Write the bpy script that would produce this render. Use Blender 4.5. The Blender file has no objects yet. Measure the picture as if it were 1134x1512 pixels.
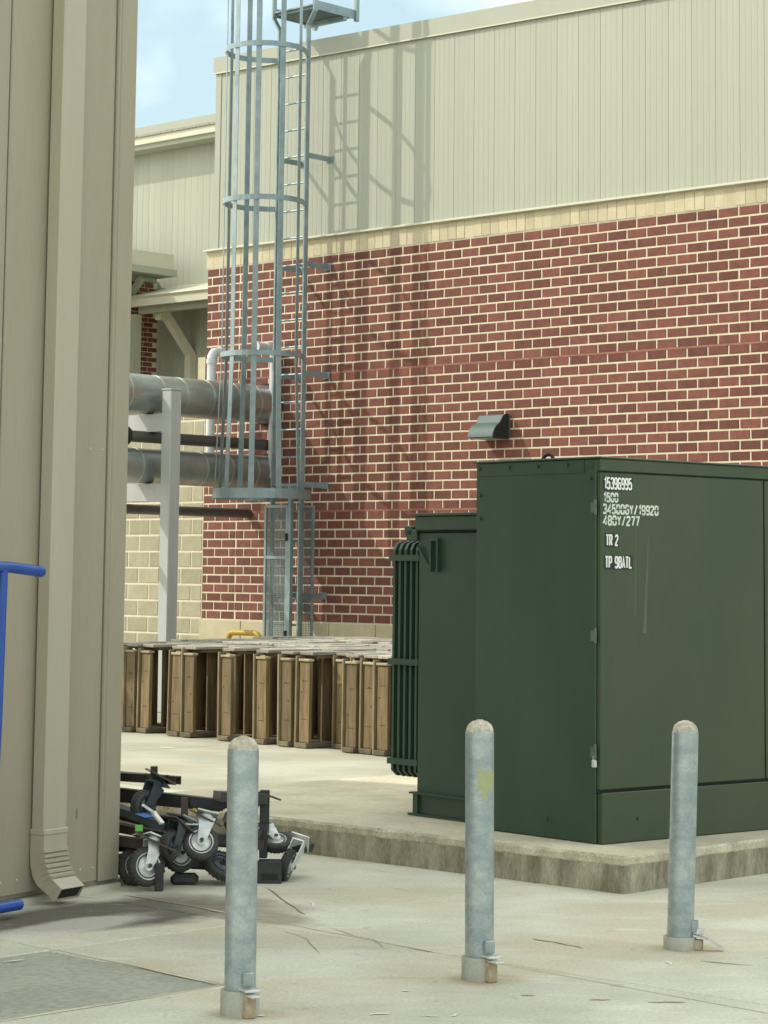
import bpy, bmesh, math, random
from mathutils import Vector, Matrix
random.seed(7)
R = math.radians
S = bpy.context.scene
COL = S.collection

# ------------------------------------------------------------------ camera, sky, sun, exposure
cam_d = bpy.data.cameras.new('camera')
cam = bpy.data.objects.new('camera', cam_d); COL.objects.link(cam)
cam_d.sensor_fit = 'VERTICAL'; cam_d.sensor_height = 36.0; cam_d.sensor_width = 27.0
cam_d.lens = 36.0 * 3450 / 1512
cam_d.shift_y = -(756 - 478) / 1512
cam_d.clip_start = 0.1; cam_d.clip_end = 2000
cam.matrix_world = Matrix.Translation((0, 0, 1.58)) @ Matrix.Rotation(R(90 + 6.1542), 4, 'X') @ Matrix.Rotation(math.atan(0.011), 4, 'Z')
S.camera = cam

SUN_DIR = Vector((1.617, -0.147, -1.42)).normalized()       # the way the light travels
SUN_EL = math.asin(-SUN_DIR.z)
SUN_AZ = math.atan2(-SUN_DIR.x, -SUN_DIR.y)                 # clockwise from +Y
w = bpy.data.worlds.new('World'); S.world = w; w.use_nodes = True
nt = w.node_tree; nt.nodes.clear()
wo = nt.nodes.new('ShaderNodeOutputWorld'); bg = nt.nodes.new('ShaderNodeBackground')
sky = nt.nodes.new('ShaderNodeTexSky'); sky.sky_type = 'NISHITA'; sky.sun_disc = False
sky.sun_elevation = SUN_EL; sky.sun_rotation = SUN_AZ % (2 * math.pi); sky.air_density = 1.0; sky.dust_density = 3.0
tc = nt.nodes.new('ShaderNodeTexCoord'); mp = nt.nodes.new('ShaderNodeMapping'); mp.inputs['Scale'].default_value = (1, 1, 1.6); mp.inputs['Location'].default_value = (11.9, 6.3, 2.8)  # cloud pattern shifted so the view falls in a gap
nz = nt.nodes.new('ShaderNodeTexNoise'); nz.inputs['Scale'].default_value = 1.9; nz.inputs['Detail'].default_value = 6; nz.inputs['Roughness'].default_value = 0.52
rp = nt.nodes.new('ShaderNodeValToRGB'); rp.color_ramp.elements[0].position = 0.43; rp.color_ramp.elements[1].position = 0.60
rp.color_ramp.elements[0].color = (0.02,) * 3 + (1,); rp.color_ramp.elements[1].color = (0.92,) * 3 + (1,)
mx = nt.nodes.new('ShaderNodeMix'); mx.data_type = 'RGBA'
mx.inputs['B'].default_value = (11.6, 11.1, 10.0, 1)           # bright cloud, kept mostly out of view to light the shade
nt.links.new(tc.outputs['Generated'], mp.inputs['Vector']); nt.links.new(mp.outputs[0], nz.inputs['Vector'])
nt.links.new(nz.outputs['Fac'], rp.inputs['Fac']); nt.links.new(rp.outputs['Color'], mx.inputs['Factor'])
hz = nt.nodes.new('ShaderNodeMix'); hz.data_type = 'RGBA'; hz.inputs['Factor'].default_value = 0.55; hz.inputs['B'].default_value = (2.9, 4.05, 4.0, 1)   # pale haze over the whole sky
nt.links.new(sky.outputs[0], hz.inputs['A']); nt.links.new(hz.outputs['Result'], mx.inputs['A']); nt.links.new(mx.outputs['Result'], bg.inputs['Color'])
bg.inputs['Strength'].default_value = 0.125
nt.links.new(bg.outputs[0], wo.inputs['Surface'])

sun_d = bpy.data.lights.new('sun', 'SUN'); sun_d.energy = 1.75; sun_d.angle = R(0.5); sun_d.color = (1.0, 0.93, 0.78)
sun = bpy.data.objects.new('sun', sun_d); COL.objects.link(sun)
sun.rotation_euler = SUN_DIR.to_track_quat('-Z', 'Y').to_euler(); sun.location = (-20, 2, 20)

S.view_settings.view_transform = 'Standard'; S.view_settings.look = 'None'
S.view_settings.gamma = 1.0; S.view_settings.use_curve_mapping = False
S.view_settings.exposure = 0.85
S.render.engine = 'CYCLES'
S.cycles.max_bounces = 6

# ------------------------------------------------------------------ materials
def mat(name, c1, c2=None, rough=0.6, metal=0.0, scale=6.0, detail=6, bump=0.0, bump_scale=None, stretch=(1, 1, 1),
        rnd=0.0, fine=0.0, lo=0.35, hi=0.65, rough2=None, spec=None):
    """two colours mixed by object-space noise; rnd = brightness jitter by object and by island; fine = fine grain"""
    m = bpy.data.materials.new(name); m.use_nodes = True
    t = m.node_tree; N = t.nodes; L = t.links
    b = N['Principled BSDF']; b.inputs['Metallic'].default_value = metal; b.inputs['Roughness'].default_value = rough
    if spec is not None: b.inputs['Specular IOR Level'].default_value = spec
    co = N.new('ShaderNodeTexCoord'); ma = N.new('ShaderNodeMapping'); ma.inputs['Scale'].default_value = stretch
    oi = N.new('ShaderNodeObjectInfo'); ge = N.new('ShaderNodeNewGeometry')
    off = N.new('ShaderNodeVectorMath'); off.operation = 'MULTIPLY_ADD'
    L.new(oi.outputs['Random'], off.inputs[0]); off.inputs[1].default_value = (37, 23, 51) if rnd else (0, 0, 0)
    L.new(co.outputs['Object'], off.inputs[2]); L.new(off.outputs[0], ma.inputs['Vector'])
    n1 = N.new('ShaderNodeTexNoise'); n1.inputs['Scale'].default_value = scale; n1.inputs['Detail'].default_value = detail; n1.inputs['Roughness'].default_value = 0.6
    L.new(ma.outputs[0], n1.inputs['Vector'])
    mr = N.new('ShaderNodeMapRange'); mr.inputs['From Min'].default_value = lo; mr.inputs['From Max'].default_value = hi
    L.new(n1.outputs['Fac'], mr.inputs['Value'])
    mi = N.new('ShaderNodeMix'); mi.data_type = 'RGBA'; mi.inputs['A'].default_value = (*c1, 1); mi.inputs['B'].default_value = (*(c2 or c1), 1)
    L.new(mr.outputs[0], mi.inputs['Factor'])
    out = mi.outputs['Result']
    if fine:
        n2 = N.new('ShaderNodeTexNoise'); n2.inputs['Scale'].default_value = scale * 14; n2.inputs['Detail'].default_value = 4
        L.new(ma.outputs[0], n2.inputs['Vector'])
        r2 = N.new('ShaderNodeMapRange'); r2.inputs['From Min'].default_value = 0.3; r2.inputs['From Max'].default_value = 0.7
        r2.inputs['To Min'].default_value = 1 - fine; r2.inputs['To Max'].default_value = 1 + fine; L.new(n2.outputs['Fac'], r2.inputs['Value'])
        v2 = N.new('ShaderNodeVectorMath'); v2.operation = 'SCALE'; L.new(out, v2.inputs[0]); L.new(r2.outputs[0], v2.inputs['Scale']); out = v2.outputs[0]
    if rnd:
        ad = N.new('ShaderNodeMath'); ad.operation = 'ADD'; L.new(oi.outputs['Random'], ad.inputs[0]); L.new(ge.outputs['Random Per Island'], ad.inputs[1])
        fr = N.new('ShaderNodeMath'); fr.operation = 'FRACT'; L.new(ad.outputs[0], fr.inputs[0])
        r3 = N.new('ShaderNodeMapRange'); r3.inputs['To Min'].default_value = 1 - rnd; r3.inputs['To Max'].default_value = 1 + rnd; L.new(fr.outputs[0], r3.inputs['Value'])
        v3 = N.new('ShaderNodeVectorMath'); v3.operation = 'SCALE'; L.new(out, v3.inputs[0]); L.new(r3.outputs[0], v3.inputs['Scale']); out = v3.outputs[0]
    L.new(out, b.inputs['Base Color'])
    if rough2 is not None:
        r4 = N.new('ShaderNodeMapRange'); r4.inputs['To Min'].default_value = rough; r4.inputs['To Max'].default_value = rough2
        L.new(n1.outputs['Fac'], r4.inputs['Value']); L.new(r4.outputs[0], b.inputs['Roughness'])
    if bump:
        n3 = N.new('ShaderNodeTexNoise'); n3.inputs['Scale'].default_value = bump_scale or scale * 8; n3.inputs['Detail'].default_value = 5
        L.new(ma.outputs[0], n3.inputs['Vector'])
        bp = N.new('ShaderNodeBump'); bp.inputs['Strength'].default_value = bump; bp.inputs['Distance'].default_value = 0.01
        L.new(n3.outputs['Fac'], bp.inputs['Height']); L.new(bp.outputs[0], b.inputs['Normal'])
    return m

M = dict(
    siding=mat('cream metal siding', (.335, .355, .285), (.35, .37, .298), 0.5, scale=1.2, stretch=(3, 3, .4), fine=.02, rnd=.03),
    trim=mat('cream painted trim', (.52, .52, .41), (.55, .545, .43), 0.5, scale=3),
    nearwall=mat('taupe metal panel', (.315, .283, .208), (.34, .305, .226), 0.5, scale=1.5, stretch=(4, 4, .5), fine=.03, rnd=.015),
    brick=mat('red brick', (.192, .065, .044), (.120, .046, .036), 0.88, scale=13, rnd=.24, fine=.32, bump=.35, bump_scale=90, lo=.3, hi=.7),
    mortar=mat('cream mortar', (.66, .60, .455), (.58, .525, .39), 0.9, scale=8, fine=.08, bump=.3, bump_scale=120),
    redjoint=mat('red sealant joint', (.30, .135, .095), (.22, .09, .065), 0.7),
    stone=mat('cream stone', (.52, .465, .315), (.46, .41, .28), 0.85, scale=5, rnd=.10, fine=.07, bump=.25, bump_scale=80),
    block=mat('tan concrete block', (.355, .335, .235), (.305, .285, .20), 0.9, scale=6, rnd=.10, fine=.10, bump=.4, bump_scale=110),
    meshsteel=mat('dark galvanized mesh', (.13, .175, .185), (.18, .225, .23), 0.55, .2, scale=4),
    galv=mat('galvanized steel', (.27, .335, .35), (.50, .55, .535), 0.40, .5, scale=12, detail=10, stretch=(1, 1, 1.3), fine=.12, lo=.40, hi=.78),
    ladder=mat('galvanized ladder steel', (.19, .265, .285), (.29, .36, .375), 0.46, .3, scale=4, detail=8, fine=.07),
    sleeve=mat('dull galvanized sleeve', (.34, .35, .29), (.42, .43, .37), 0.6, .2, scale=14, fine=.1),
    rust=mat('rusty steel', (.30, .20, .11), (.40, .36, .27), 0.85, scale=22, fine=.2),
    green=mat('dark green enamel', (.016, .050, .029), (.031, .069, .044), 0.34, scale=1.5, detail=8, stretch=(1, 1, .45), fine=.05, rough2=.52, bump=.03, bump_scale=5),
    olive=mat('olive green door enamel', (.030, .054, .024), (.045, .069, .033), 0.40, scale=1.4, detail=8, stretch=(1, 1, .5), fine=.05, rough2=.54, bump=.03, bump_scale=5),
    wornedge=mat('worn green paint', (.06, .10, .07), (.12, .15, .115), 0.5, scale=30),
    scuff=mat('scuffed green enamel', (.10, .135, .10), (.065, .09, .06), 0.6, scale=30, stretch=(1, 1, .2)),
    blackgap=mat('dark gap', (.012, .016, .014), None, 0.8),
    pad=mat('pad concrete', (.64, .59, .44), (.48, .45, .33), 0.9, scale=2.2, fine=.10, bump=.3, bump_scale=60),
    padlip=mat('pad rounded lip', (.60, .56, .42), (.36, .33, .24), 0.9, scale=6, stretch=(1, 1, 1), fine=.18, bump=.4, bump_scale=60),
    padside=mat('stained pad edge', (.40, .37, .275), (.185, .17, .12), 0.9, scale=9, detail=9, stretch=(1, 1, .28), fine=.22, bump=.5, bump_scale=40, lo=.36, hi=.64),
    wood=mat('tan pallet wood', (.235, .170, .082), (.125, .092, .046), 0.8, scale=6, detail=9, stretch=(5, 5, .5), rnd=.22, fine=.15, bump=.2, bump_scale=60),
    woodgrey=mat('weathered grey wood', (.46, .44, .37), (.27, .255, .21), 0.85, scale=7, stretch=(6, .6, 6), rnd=.30, fine=.18, bump=.3, bump_scale=60),
    woodfoot=mat('grey brown foot wood', (.20, .165, .11), (.11, .09, .06), 0.85, scale=9, rnd=.3, fine=.2),
    woodpale=mat('pale sawn wood', (.40, .35, .25), (.28, .235, .155), 0.85, scale=9, rnd=.25, fine=.15),
    woodstrip=mat('light edge wood', (.30, .235, .135), (.20, .155, .085), 0.85, scale=9, stretch=(5, 5, .7), rnd=.25, fine=.15),
    woodknot=mat('dark knot', (.06, .035, .018), None, 0.9),
    wooddark=mat('dark runner wood', (.15, .12, .08), (.10, .08, .055), 0.85, scale=7, stretch=(5, .6, 5), rnd=.3, fine=.15),
    pipe=mat('aluminium pipe jacket', (.33, .37, .36), (.46, .49, .47), 0.34, .75, scale=2.5, fine=.05, bump=.05, bump_scale=5),
    pipeband=mat('jacket band', (.55, .57, .53), None, 0.35, .8),
    darkpipe=mat('dark grey pipe', (.10, .095, .09), (.13, .12, .11), 0.4, .3, scale=5),
    pvc=mat('white drain pipe', (.58, .61, .63), (.52, .55, .57), 0.4, scale=5),
    post=mat('pale grey post', (.43, .45, .44), (.39, .41, .40), 0.55, scale=3, stretch=(2, 2, .3)),
    rubber=mat('black rubber', (.028, .028, .026), (.05, .05, .046), 0.75, scale=12, fine=.15),
    zinc=mat('zinc plated steel', (.70, .72, .69), (.48, .50, .48), 0.38, .3, scale=18),
    blacksteel=mat('black painted steel', (.022, .025, .026), (.04, .042, .042), 0.45, .2, scale=10, fine=.1),
    bluesteel=mat('slate painted steel', (.07, .095, .105), (.05, .065, .075), 0.4, .3, scale=12, fine=.1),
    brownsteel=mat('rusty brown steel', (.085, .06, .045), (.05, .04, .033), 0.6, .1, scale=12, fine=.15),
    blue=mat('blue paint', (.012, .075, .36), (.010, .06, .30), 0.35, scale=9),
    yellow=mat('yellow paint', (.50, .33, .03), (.42, .27, .03), 0.5, scale=7),
    white=mat('white lettering', (.80, .82, .78), None, 0.6),
    stencil=mat('worn stencil paint', (.70, .76, .66), (.35, .42, .34), 0.6, scale=60, lo=.42, hi=.72),
    sticker=mat('black sticker', (.012, .014, .012), None, 0.5),
    bronze=mat('green grey light housing', (.06, .10, .098), (.07, .11, .108), 0.6, .0, scale=5),
    lens=mat('dull lamp lens', (.35, .34, .30), None, 0.3),
    cap=mat('bollard concrete cap', (.62, .58, .47), (.34, .31, .24), 0.95, scale=36, fine=.25, bump=.7, bump_scale=90),
    yelspot=mat('yellow paint smear', (.36, .35, .13), (.33, .38, .26), 0.6, scale=40),
    crack=mat('dark shade strip', (.16, .145, .105), (.26, .24, .18), 0.95, scale=9),
    asphalt=mat('patched dark concrete', (.37, .385, .315), (.30, .315, .255), 0.92, scale=2.0, fine=.16, bump=.5, bump_scale=120),
    chalk=mat('pale paint fleck', (.70, .70, .62), None, 0.9),
    pinkmark=mat('faded pink marking paint', (.60, .38, .30), (.48, .40, .29), 0.9, scale=30),
    green_tag=mat('green tag', (.14, .50, .10), None, 0.5),
    blue_tag=mat('blue tag', (.08, .20, .50), None, 0.5),
    spout=mat('taupe downspout', (.40, .365, .28), (.42, .385, .297), 0.42, scale=3, stretch=(4, 4, .4), fine=.02),
    roof=mat('grey shingle edge', (.26, .25, .21), (.34, .33, .29), 0.9, scale=20, fine=.2),
)

def concrete_ground(dim=1.0):
    m = bpy.data.materials.new('concrete paving'); m.use_nodes = True
    t = m.node_tree; N = t.nodes; L = t.links; b = N['Principled BSDF']; b.inputs['Roughness'].default_value = 0.88
    co = N.new('ShaderNodeTexCoord'); oi = N.new('ShaderNodeObjectInfo')
    def noise(sc, det=6, stretch=None, rough=.6):
        n = N.new('ShaderNodeTexNoise'); n.inputs['Scale'].default_value = sc; n.inputs['Detail'].default_value = det; n.inputs['Roughness'].default_value = rough
        if stretch:
            ma = N.new('ShaderNodeMapping'); ma.inputs['Scale'].default_value = stretch[:3]; ma.inputs['Rotation'].default_value = (0, 0, stretch[3])
            L.new(co.outputs['Object'], ma.inputs[0]); L.new(ma.outputs[0], n.inputs['Vector'])
        else: L.new(co.outputs['Object'], n.inputs['Vector'])
        return n.outputs['Fac']
    def rng(v, a, b_, c=0.0, d=1.0):
        r = N.new('ShaderNodeMapRange'); r.inputs['From Min'].default_value = a; r.inputs['From Max'].default_value = b_
        r.inputs['To Min'].default_value = c; r.inputs['To Max'].default_value = d; L.new(v, r.inputs['Value']); return r.outputs[0]
    def mix(f, a, c):
        x = N.new('ShaderNodeMix'); x.data_type = 'RGBA'; L.new(f, x.inputs['Factor'])
        for k, v in (('A', a), ('B', c)):
            if isinstance(v, tuple): x.inputs[k].default_value = (*v, 1)
            else: L.new(v, x.inputs[k])
        return x.outputs['Result']
    def mul(a, c):
        x = N.new('ShaderNodeMath'); x.operation = 'MULTIPLY'; L.new(a, x.inputs[0])
        if isinstance(c, float): x.inputs[1].default_value = c
        else: L.new(c, x.inputs[1])
        return x.outputs[0]
    base = mix(rng(noise(.9), .38, .64), (.61, .615, .50), (.46, .465, .37))
    tan = mul(rng(noise(.75, 6, (1, 1.6, 1, .5)), .46, .60), .58)
    base = mix(tan, base, (.50, .44, .305))
    pale = mul(rng(noise(1.7, 7, (1, 2.6, 1, -.25), .65), .56, .72), .65)
    base = mix(pale, base, (.70, .69, .58))
    dark = mul(rng(noise(1.3, 7, (1, 3.2, 1, .2), .6), .60, .76), .5)
    base = mix(dark, base, (.34, .325, .24))
    def blob(cx, cy, rx, ry, rot, amount, col, base, wob=.6):
        ma = N.new('ShaderNodeMapping'); ma.vector_type = 'TEXTURE'
        ma.inputs['Location'].default_value = (cx, cy, 0); ma.inputs['Rotation'].default_value = (0, 0, rot); ma.inputs['Scale'].default_value = (rx, ry, 1)
        L.new(co.outputs['Object'], ma.inputs[0])
        ln = N.new('ShaderNodeVectorMath'); ln.operation = 'LENGTH'; L.new(ma.outputs[0], ln.inputs[0])
        ad = N.new('ShaderNodeMath'); ad.operation = 'MULTIPLY_ADD'; L.new(noise(3.1, 6), ad.inputs[0]); ad.inputs[1].default_value = wob * 2; L.new(ln.outputs['Value'], ad.inputs[2])
        f = mul(rng(ad.outputs[0], .75 + wob, 1.15 + wob, 1, 0), amount)
        return mix(f, base, col)
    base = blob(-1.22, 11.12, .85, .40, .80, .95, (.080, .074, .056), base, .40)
    base = blob(-.62, 11.15, .45, .17, -.75, .7, (.22, .19, .135), base, .5)
          # damp below the downspout
    base = blob(-.72, 11.55, .55, .20, -.6, .45, (.24, .215, .16), base)
    base = blob(-1.35, 10.75, .55, .16, .95, .6, (.60, .59, .52), base)
    base = blob(.95, 10.25, .60, .28, -.5, .35, (.42, .35, .22), base)
    base = blob(.1, 15.2, 1.6, .35, -.75, .35, (.27, .26, .20), base)
    base = blob(-.6, 17.6, 2.4, .5, -.3, .5, (.40, .39, .31), base)  # darker patch holding down the sunlit paving before the pallets
    for bx, by in ((-.493, 8.65), (.405, 9.448), (1.301, 10.267)): base = blob(bx + .02, by, .17, .13, 0, .55, (.40, .335, .21), base, .5)
    spots = mul(rng(noise(7.0, 3), .66, .72), .45)
    base = mix(spots, base, (.27, .25, .19))
    scuffs = mul(rng(noise(5.0, 8, (.5, 5, 1, .9), .7), .60, .70), .40)
    base = mix(scuffs, base, (.74, .73, .64))
    scuffs = mul(rng(noise(4.0, 8, (5, .45, 1, .35), .7), .62, .72), .35)
    base = mix(scuffs, base, (.36, .345, .26))
    fine = rng(noise(60, 6), .25, .75, .80, 1.16)
    sc = N.new('ShaderNodeVectorMath'); sc.operation = 'SCALE'; L.new(base, sc.inputs[0]); L.new(fine, sc.inputs['Scale'])
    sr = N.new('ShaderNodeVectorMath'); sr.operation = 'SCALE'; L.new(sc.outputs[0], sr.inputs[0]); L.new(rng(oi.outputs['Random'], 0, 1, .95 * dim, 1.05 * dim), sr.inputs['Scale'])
    L.new(sr.outputs[0], b.inputs['Base Color'])
    bp = N.new('ShaderNodeBump'); bp.inputs['Strength'].default_value = .25; bp.inputs['Distance'].default_value = .006
    L.new(noise(70, 6), bp.inputs['Height']); L.new(bp.outputs[0], b.inputs['Normal'])
    return m
M['ground'] = concrete_ground(); M['dimground'] = concrete_ground(.74)  # second copy darkened to hold back the sunlight on the far slabs

# ------------------------------------------------------------------ mesh helpers
class MB:
    def __init__(self): self.v = []; self.f = []
    def add(self, vs, fs):
        k = len(self.v); self.v += [tuple(p) for p in vs]; self.f += [tuple(i + k for i in q) for q in fs]; return self
    def box(self, x0, x1, y0, y1, z0, z1):
        v = [(x, y, z) for z in (z0, z1) for y in (y0, y1) for x in (x0, x1)]
        return self.add(v, [(0, 2, 3, 1), (4, 5, 7, 6), (0, 1, 5, 4), (1, 3, 7, 5), (3, 2, 6, 7), (2, 0, 4, 6)])
    def cbox(self, x0, x1, y0, y1, z0, z1, c):
        """box with every edge chamfered by c (eight-cornered, made of three slabs' hull)"""
        v = []; idx = {}
        for sx in (0, 1):
            for sy in (0, 1):
                for sz in (0, 1):
                    X = (x0, x1)[sx]; Y = (y0, y1)[sy]; Z = (z0, z1)[sz]
                    dx = c if sx == 0 else -c; dy = c if sy == 0 else -c; dz = c if sz == 0 else -c
                    idx[sx, sy, sz] = len(v); v += [(X, Y + dy, Z + dz), (X + dx, Y, Z + dz), (X + dx, Y + dy, Z)]
        f = []
        g = lambda a, b, d, k: idx[a, b, d] + k
        f += [(g(0,0,0,0), g(0,0,1,0), g(0,1,1,0), g(0,1,0,0)), (g(1,0,0,0), g(1,1,0,0), g(1,1,1,0), g(1,0,1,0))]
        f += [(g(0,0,0,1), g(1,0,0,1), g(1,0,1,1), g(0,0,1,1)), (g(0,1,0,1), g(0,1,1,1), g(1,1,1,1), g(1,1,0,1))]
        f += [(g(0,0,0,2), g(0,1,0,2), g(1,1,0,2), g(1,0,0,2)), (g(0,0,1,2), g(1,0,1,2), g(1,1,1,2), g(0,1,1,2))]
        for a in (0, 1):
            for b in (0, 1):
                f.append((g(a,b,0,0), g(a,b,1,0), g(a,b,1,1), g(a,b,0,1)))
                f.append((g(a,0,b,0), g(a,1,b,0), g(a,1,b,2), g(a,0,b,2)))
                f.append((g(0,a,b,1), g(1,a,b,1), g(1,a,b,2), g(0,a,b,2)))
                for d in (0, 1): f.append((g(a,b,d,0), g(a,b,d,1), g(a,b,d,2)))
        return self.add(v, f)
    def bar(self, p0, p1, w, h, up=(0, 0, 1)):
        p0 = Vector(p0); p1 = Vector(p1); d = (p1 - p0).normalized(); u = Vector(up)
        s = d.cross(u)
        if s.length < 1e-4: s = d.cross(Vector((1, 0, 0)))
        s.normalize(); u = s.cross(d)
        v = [p + s * a * w / 2 + u * b * h / 2 for p in (p0, p1) for a, b in ((-1, -1), (1, -1), (1, 1), (-1, 1))]
        return self.add(v, [(0, 1, 2, 3), (7, 6, 5, 4), (0, 4, 5, 1), (1, 5, 6, 2), (2, 6, 7, 3), (3, 7, 4, 0)])
    def tube(self, path, r, n=10, closed=False):
        P = [Vector(p) for p in path]; m = len(P); rr = r if isinstance(r, (list, tuple)) else [r] * m
        vs = []; prev = None
        for i in range(m):
            if closed: d = (P[(i + 1) % m] - P[i - 1]).normalized()
            else: d = (P[min(i + 1, m - 1)] - P[max(i - 1, 0)]).normalized()
            if prev is None:
                a = d.cross(Vector((0, 0, 1)))
                if a.length < .1: a = d.cross(Vector((1, 0, 0)))
            else: a = prev - d * prev.dot(d)
            a.normalize(); prev = a; b = d.cross(a)
            vs += [P[i] + (a * math.cos(2 * math.pi * k / n) + b * math.sin(2 * math.pi * k / n)) * rr[i] for k in range(n)]
        fs = []
        for i in range(m if closed else m - 1):
            j = (i + 1) % m
            fs += [(i * n + k, i * n + (k + 1) % n, j * n + (k + 1) % n, j * n + k) for k in range(n)]
        if not closed: fs += [tuple(range(n - 1, -1, -1)), tuple((m - 1) * n + k for k in range(n))]
        return self.add(vs, fs)
    def lathe(self, prof, n=24, mtx=None, caps=True):
        """prof = [(radius, z)], axis Z"""
        vs = []; fs = []; m = len(prof)
        for r, z in prof: vs += [Vector((max(r, 1e-5) * math.cos(2 * math.pi * k / n), max(r, 1e-5) * math.sin(2 * math.pi * k / n), z)) for k in range(n)]
        for i in range(m - 1): fs += [(i * n + k, i * n + (k + 1) % n, (i + 1) * n + (k + 1) % n, (i + 1) * n + k) for k in range(n)]
        if caps: fs += [tuple(range(n - 1, -1, -1)), tuple((m - 1) * n + k for k in range(n))]
        if mtx: vs = [mtx @ p for p in vs]
        return self.add(vs, fs)
    def prism(self, poly, a, b, axis='x'):
        """poly in the two other axes, extruded from a to b"""
        n = len(poly)
        def P(t, p):
            return (t, p[0], p[1]) if axis == 'x' else (p[0], t, p[1]) if axis == 'y' else (p[0], p[1], t)
        vs = [P(a, p) for p in poly] + [P(b, p) for p in poly]
        fs = [tuple(range(n - 1, -1, -1)), tuple(range(n, 2 * n))] + [(i, (i + 1) % n, n + (i + 1) % n, n + i) for i in range(n)]
        return self.add(vs, fs)
    def mesh(self, name, m, smooth=False, angle=35):
        me = bpy.data.meshes.new(name); me.from_pydata(self.v, [], self.f)
        bm = bmesh.new(); bm.from_mesh(me); bmesh.ops.recalc_face_normals(bm, faces=bm.faces)
        if smooth:
            for f in bm.faces: f.smooth = True
            for e in bm.edges:
                if len(e.link_faces) == 2 and e.calc_face_angle(0) > R(angle): e.smooth = False
        bm.to_mesh(me); bm.free()
        if m: me.materials.append(M[m] if isinstance(m, str) else m)
        return me
    def build(self, name, m, parent=None, smooth=False, label=None, kind=None, angle=35):
        return link(name, self.mesh(name, m, smooth, angle), parent, label, kind)

def link(name, me, parent=None, label=None, kind=None, loc=None):
    o = bpy.data.objects.new(name, me); COL.objects.link(o)
    if parent: o.parent = parent
    if label: o['label'] = label
    if kind: o['kind'] = kind
    if loc: o.location = loc
    return o
def thing(name, label, cat, loc=(0, 0, 0), rz=0.0, group=None):
    o = bpy.data.objects.new(name, None); COL.objects.link(o); o.location = loc; o.rotation_euler = (0, 0, rz)
    o.empty_display_size = .2
    o['label'] = label; o['category'] = cat
    if group: o['group'] = group
    return o
def copy_tree(o, parent=None):
    c = o.copy(); COL.objects.link(c)
    if parent: c.parent = parent
    for ch in list(o.children): copy_tree(ch, c)
    return c

GLYPH = {   # strokes of a condensed sign alphabet, cell 1 wide and 2 high
 '0': [[(.5,0),(.18,0),(0,.25),(0,1.75),(.18,2),(.82,2),(1,1.75),(1,.25),(.82,0),(.5,0)]], '1': [[(.1,1.55),(.5,2),(.5,0)]],
 '2': [[(0,1.6),(.0,1.78),(.2,2),(.8,2),(1,1.78),(1,1.35),(0,.28),(0,0),(1,0)]], '3': [[(0,1.7),(.2,2),(.8,2),(1,1.75),(1,1.3),(.78,1.05),(.4,1.05)],[(.78,1.05),(1,.8),(1,.25),(.8,0),(.2,0),(0,.3)]],
 '4': [[(.75,0),(.75,2),(0,.55),(1.05,.55)]], '5': [[(.95,2),(.08,2),(.04,1.05),(.3,1.25),(.75,1.25),(1,1),(1,.25),(.8,0),(.2,0),(0,.3)]],
 '6': [[(.95,1.75),(.78,2),(.2,2),(0,1.75),(0,.25),(.2,0),(.8,0),(1,.25),(1,.85),(.8,1.1),(.2,1.1),(.02,.9)]], '7': [[(0,2),(1,2),(.4,0)]],
 '8': [[(.5,1.05),(.2,1.05),(.03,1.3),(.03,1.75),(.2,2),(.8,2),(.97,1.75),(.97,1.3),(.8,1.05),(.5,1.05)],[(.2,1.05),(0,.8),(0,.25),(.2,0),(.8,0),(1,.25),(1,.8),(.8,1.05)]],
 '9': [[(.05,.25),(.22,0),(.8,0),(1,.25),(1,1.75),(.8,2),(.2,2),(0,1.75),(0,1.15),(.2,.9),(.8,.9),(.98,1.1)]],
 'G': [[(1,1.6),(1,1.75),(.8,2),(.2,2),(0,1.75),(0,.25),(.2,0),(.8,0),(1,.25),(1,.95),(.55,.95)]], 'Y': [[(0,2),(.5,1),(1,2)],[(.5,1),(.5,0)]], '/': [[(0,-.1),(.9,2.1)]],
 'T': [[(-.08,2),(1.08,2)],[(.5,2),(.5,0)]], 'R': [[(0,0),(0,2),(.8,2),(1,1.75),(1,1.25),(.8,1),(0,1)],[(.5,1),(1,0)]], 'P': [[(0,0),(0,2),(.8,2),(1,1.75),(1,1.2),(.8,.95),(0,.95)]],
 'A': [[(0,0),(.5,2),(1,0)],[(.2,.6),(.8,.6)]], 'L': [[(0,2),(0,0),(1,0)]], ' ': []}
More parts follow.
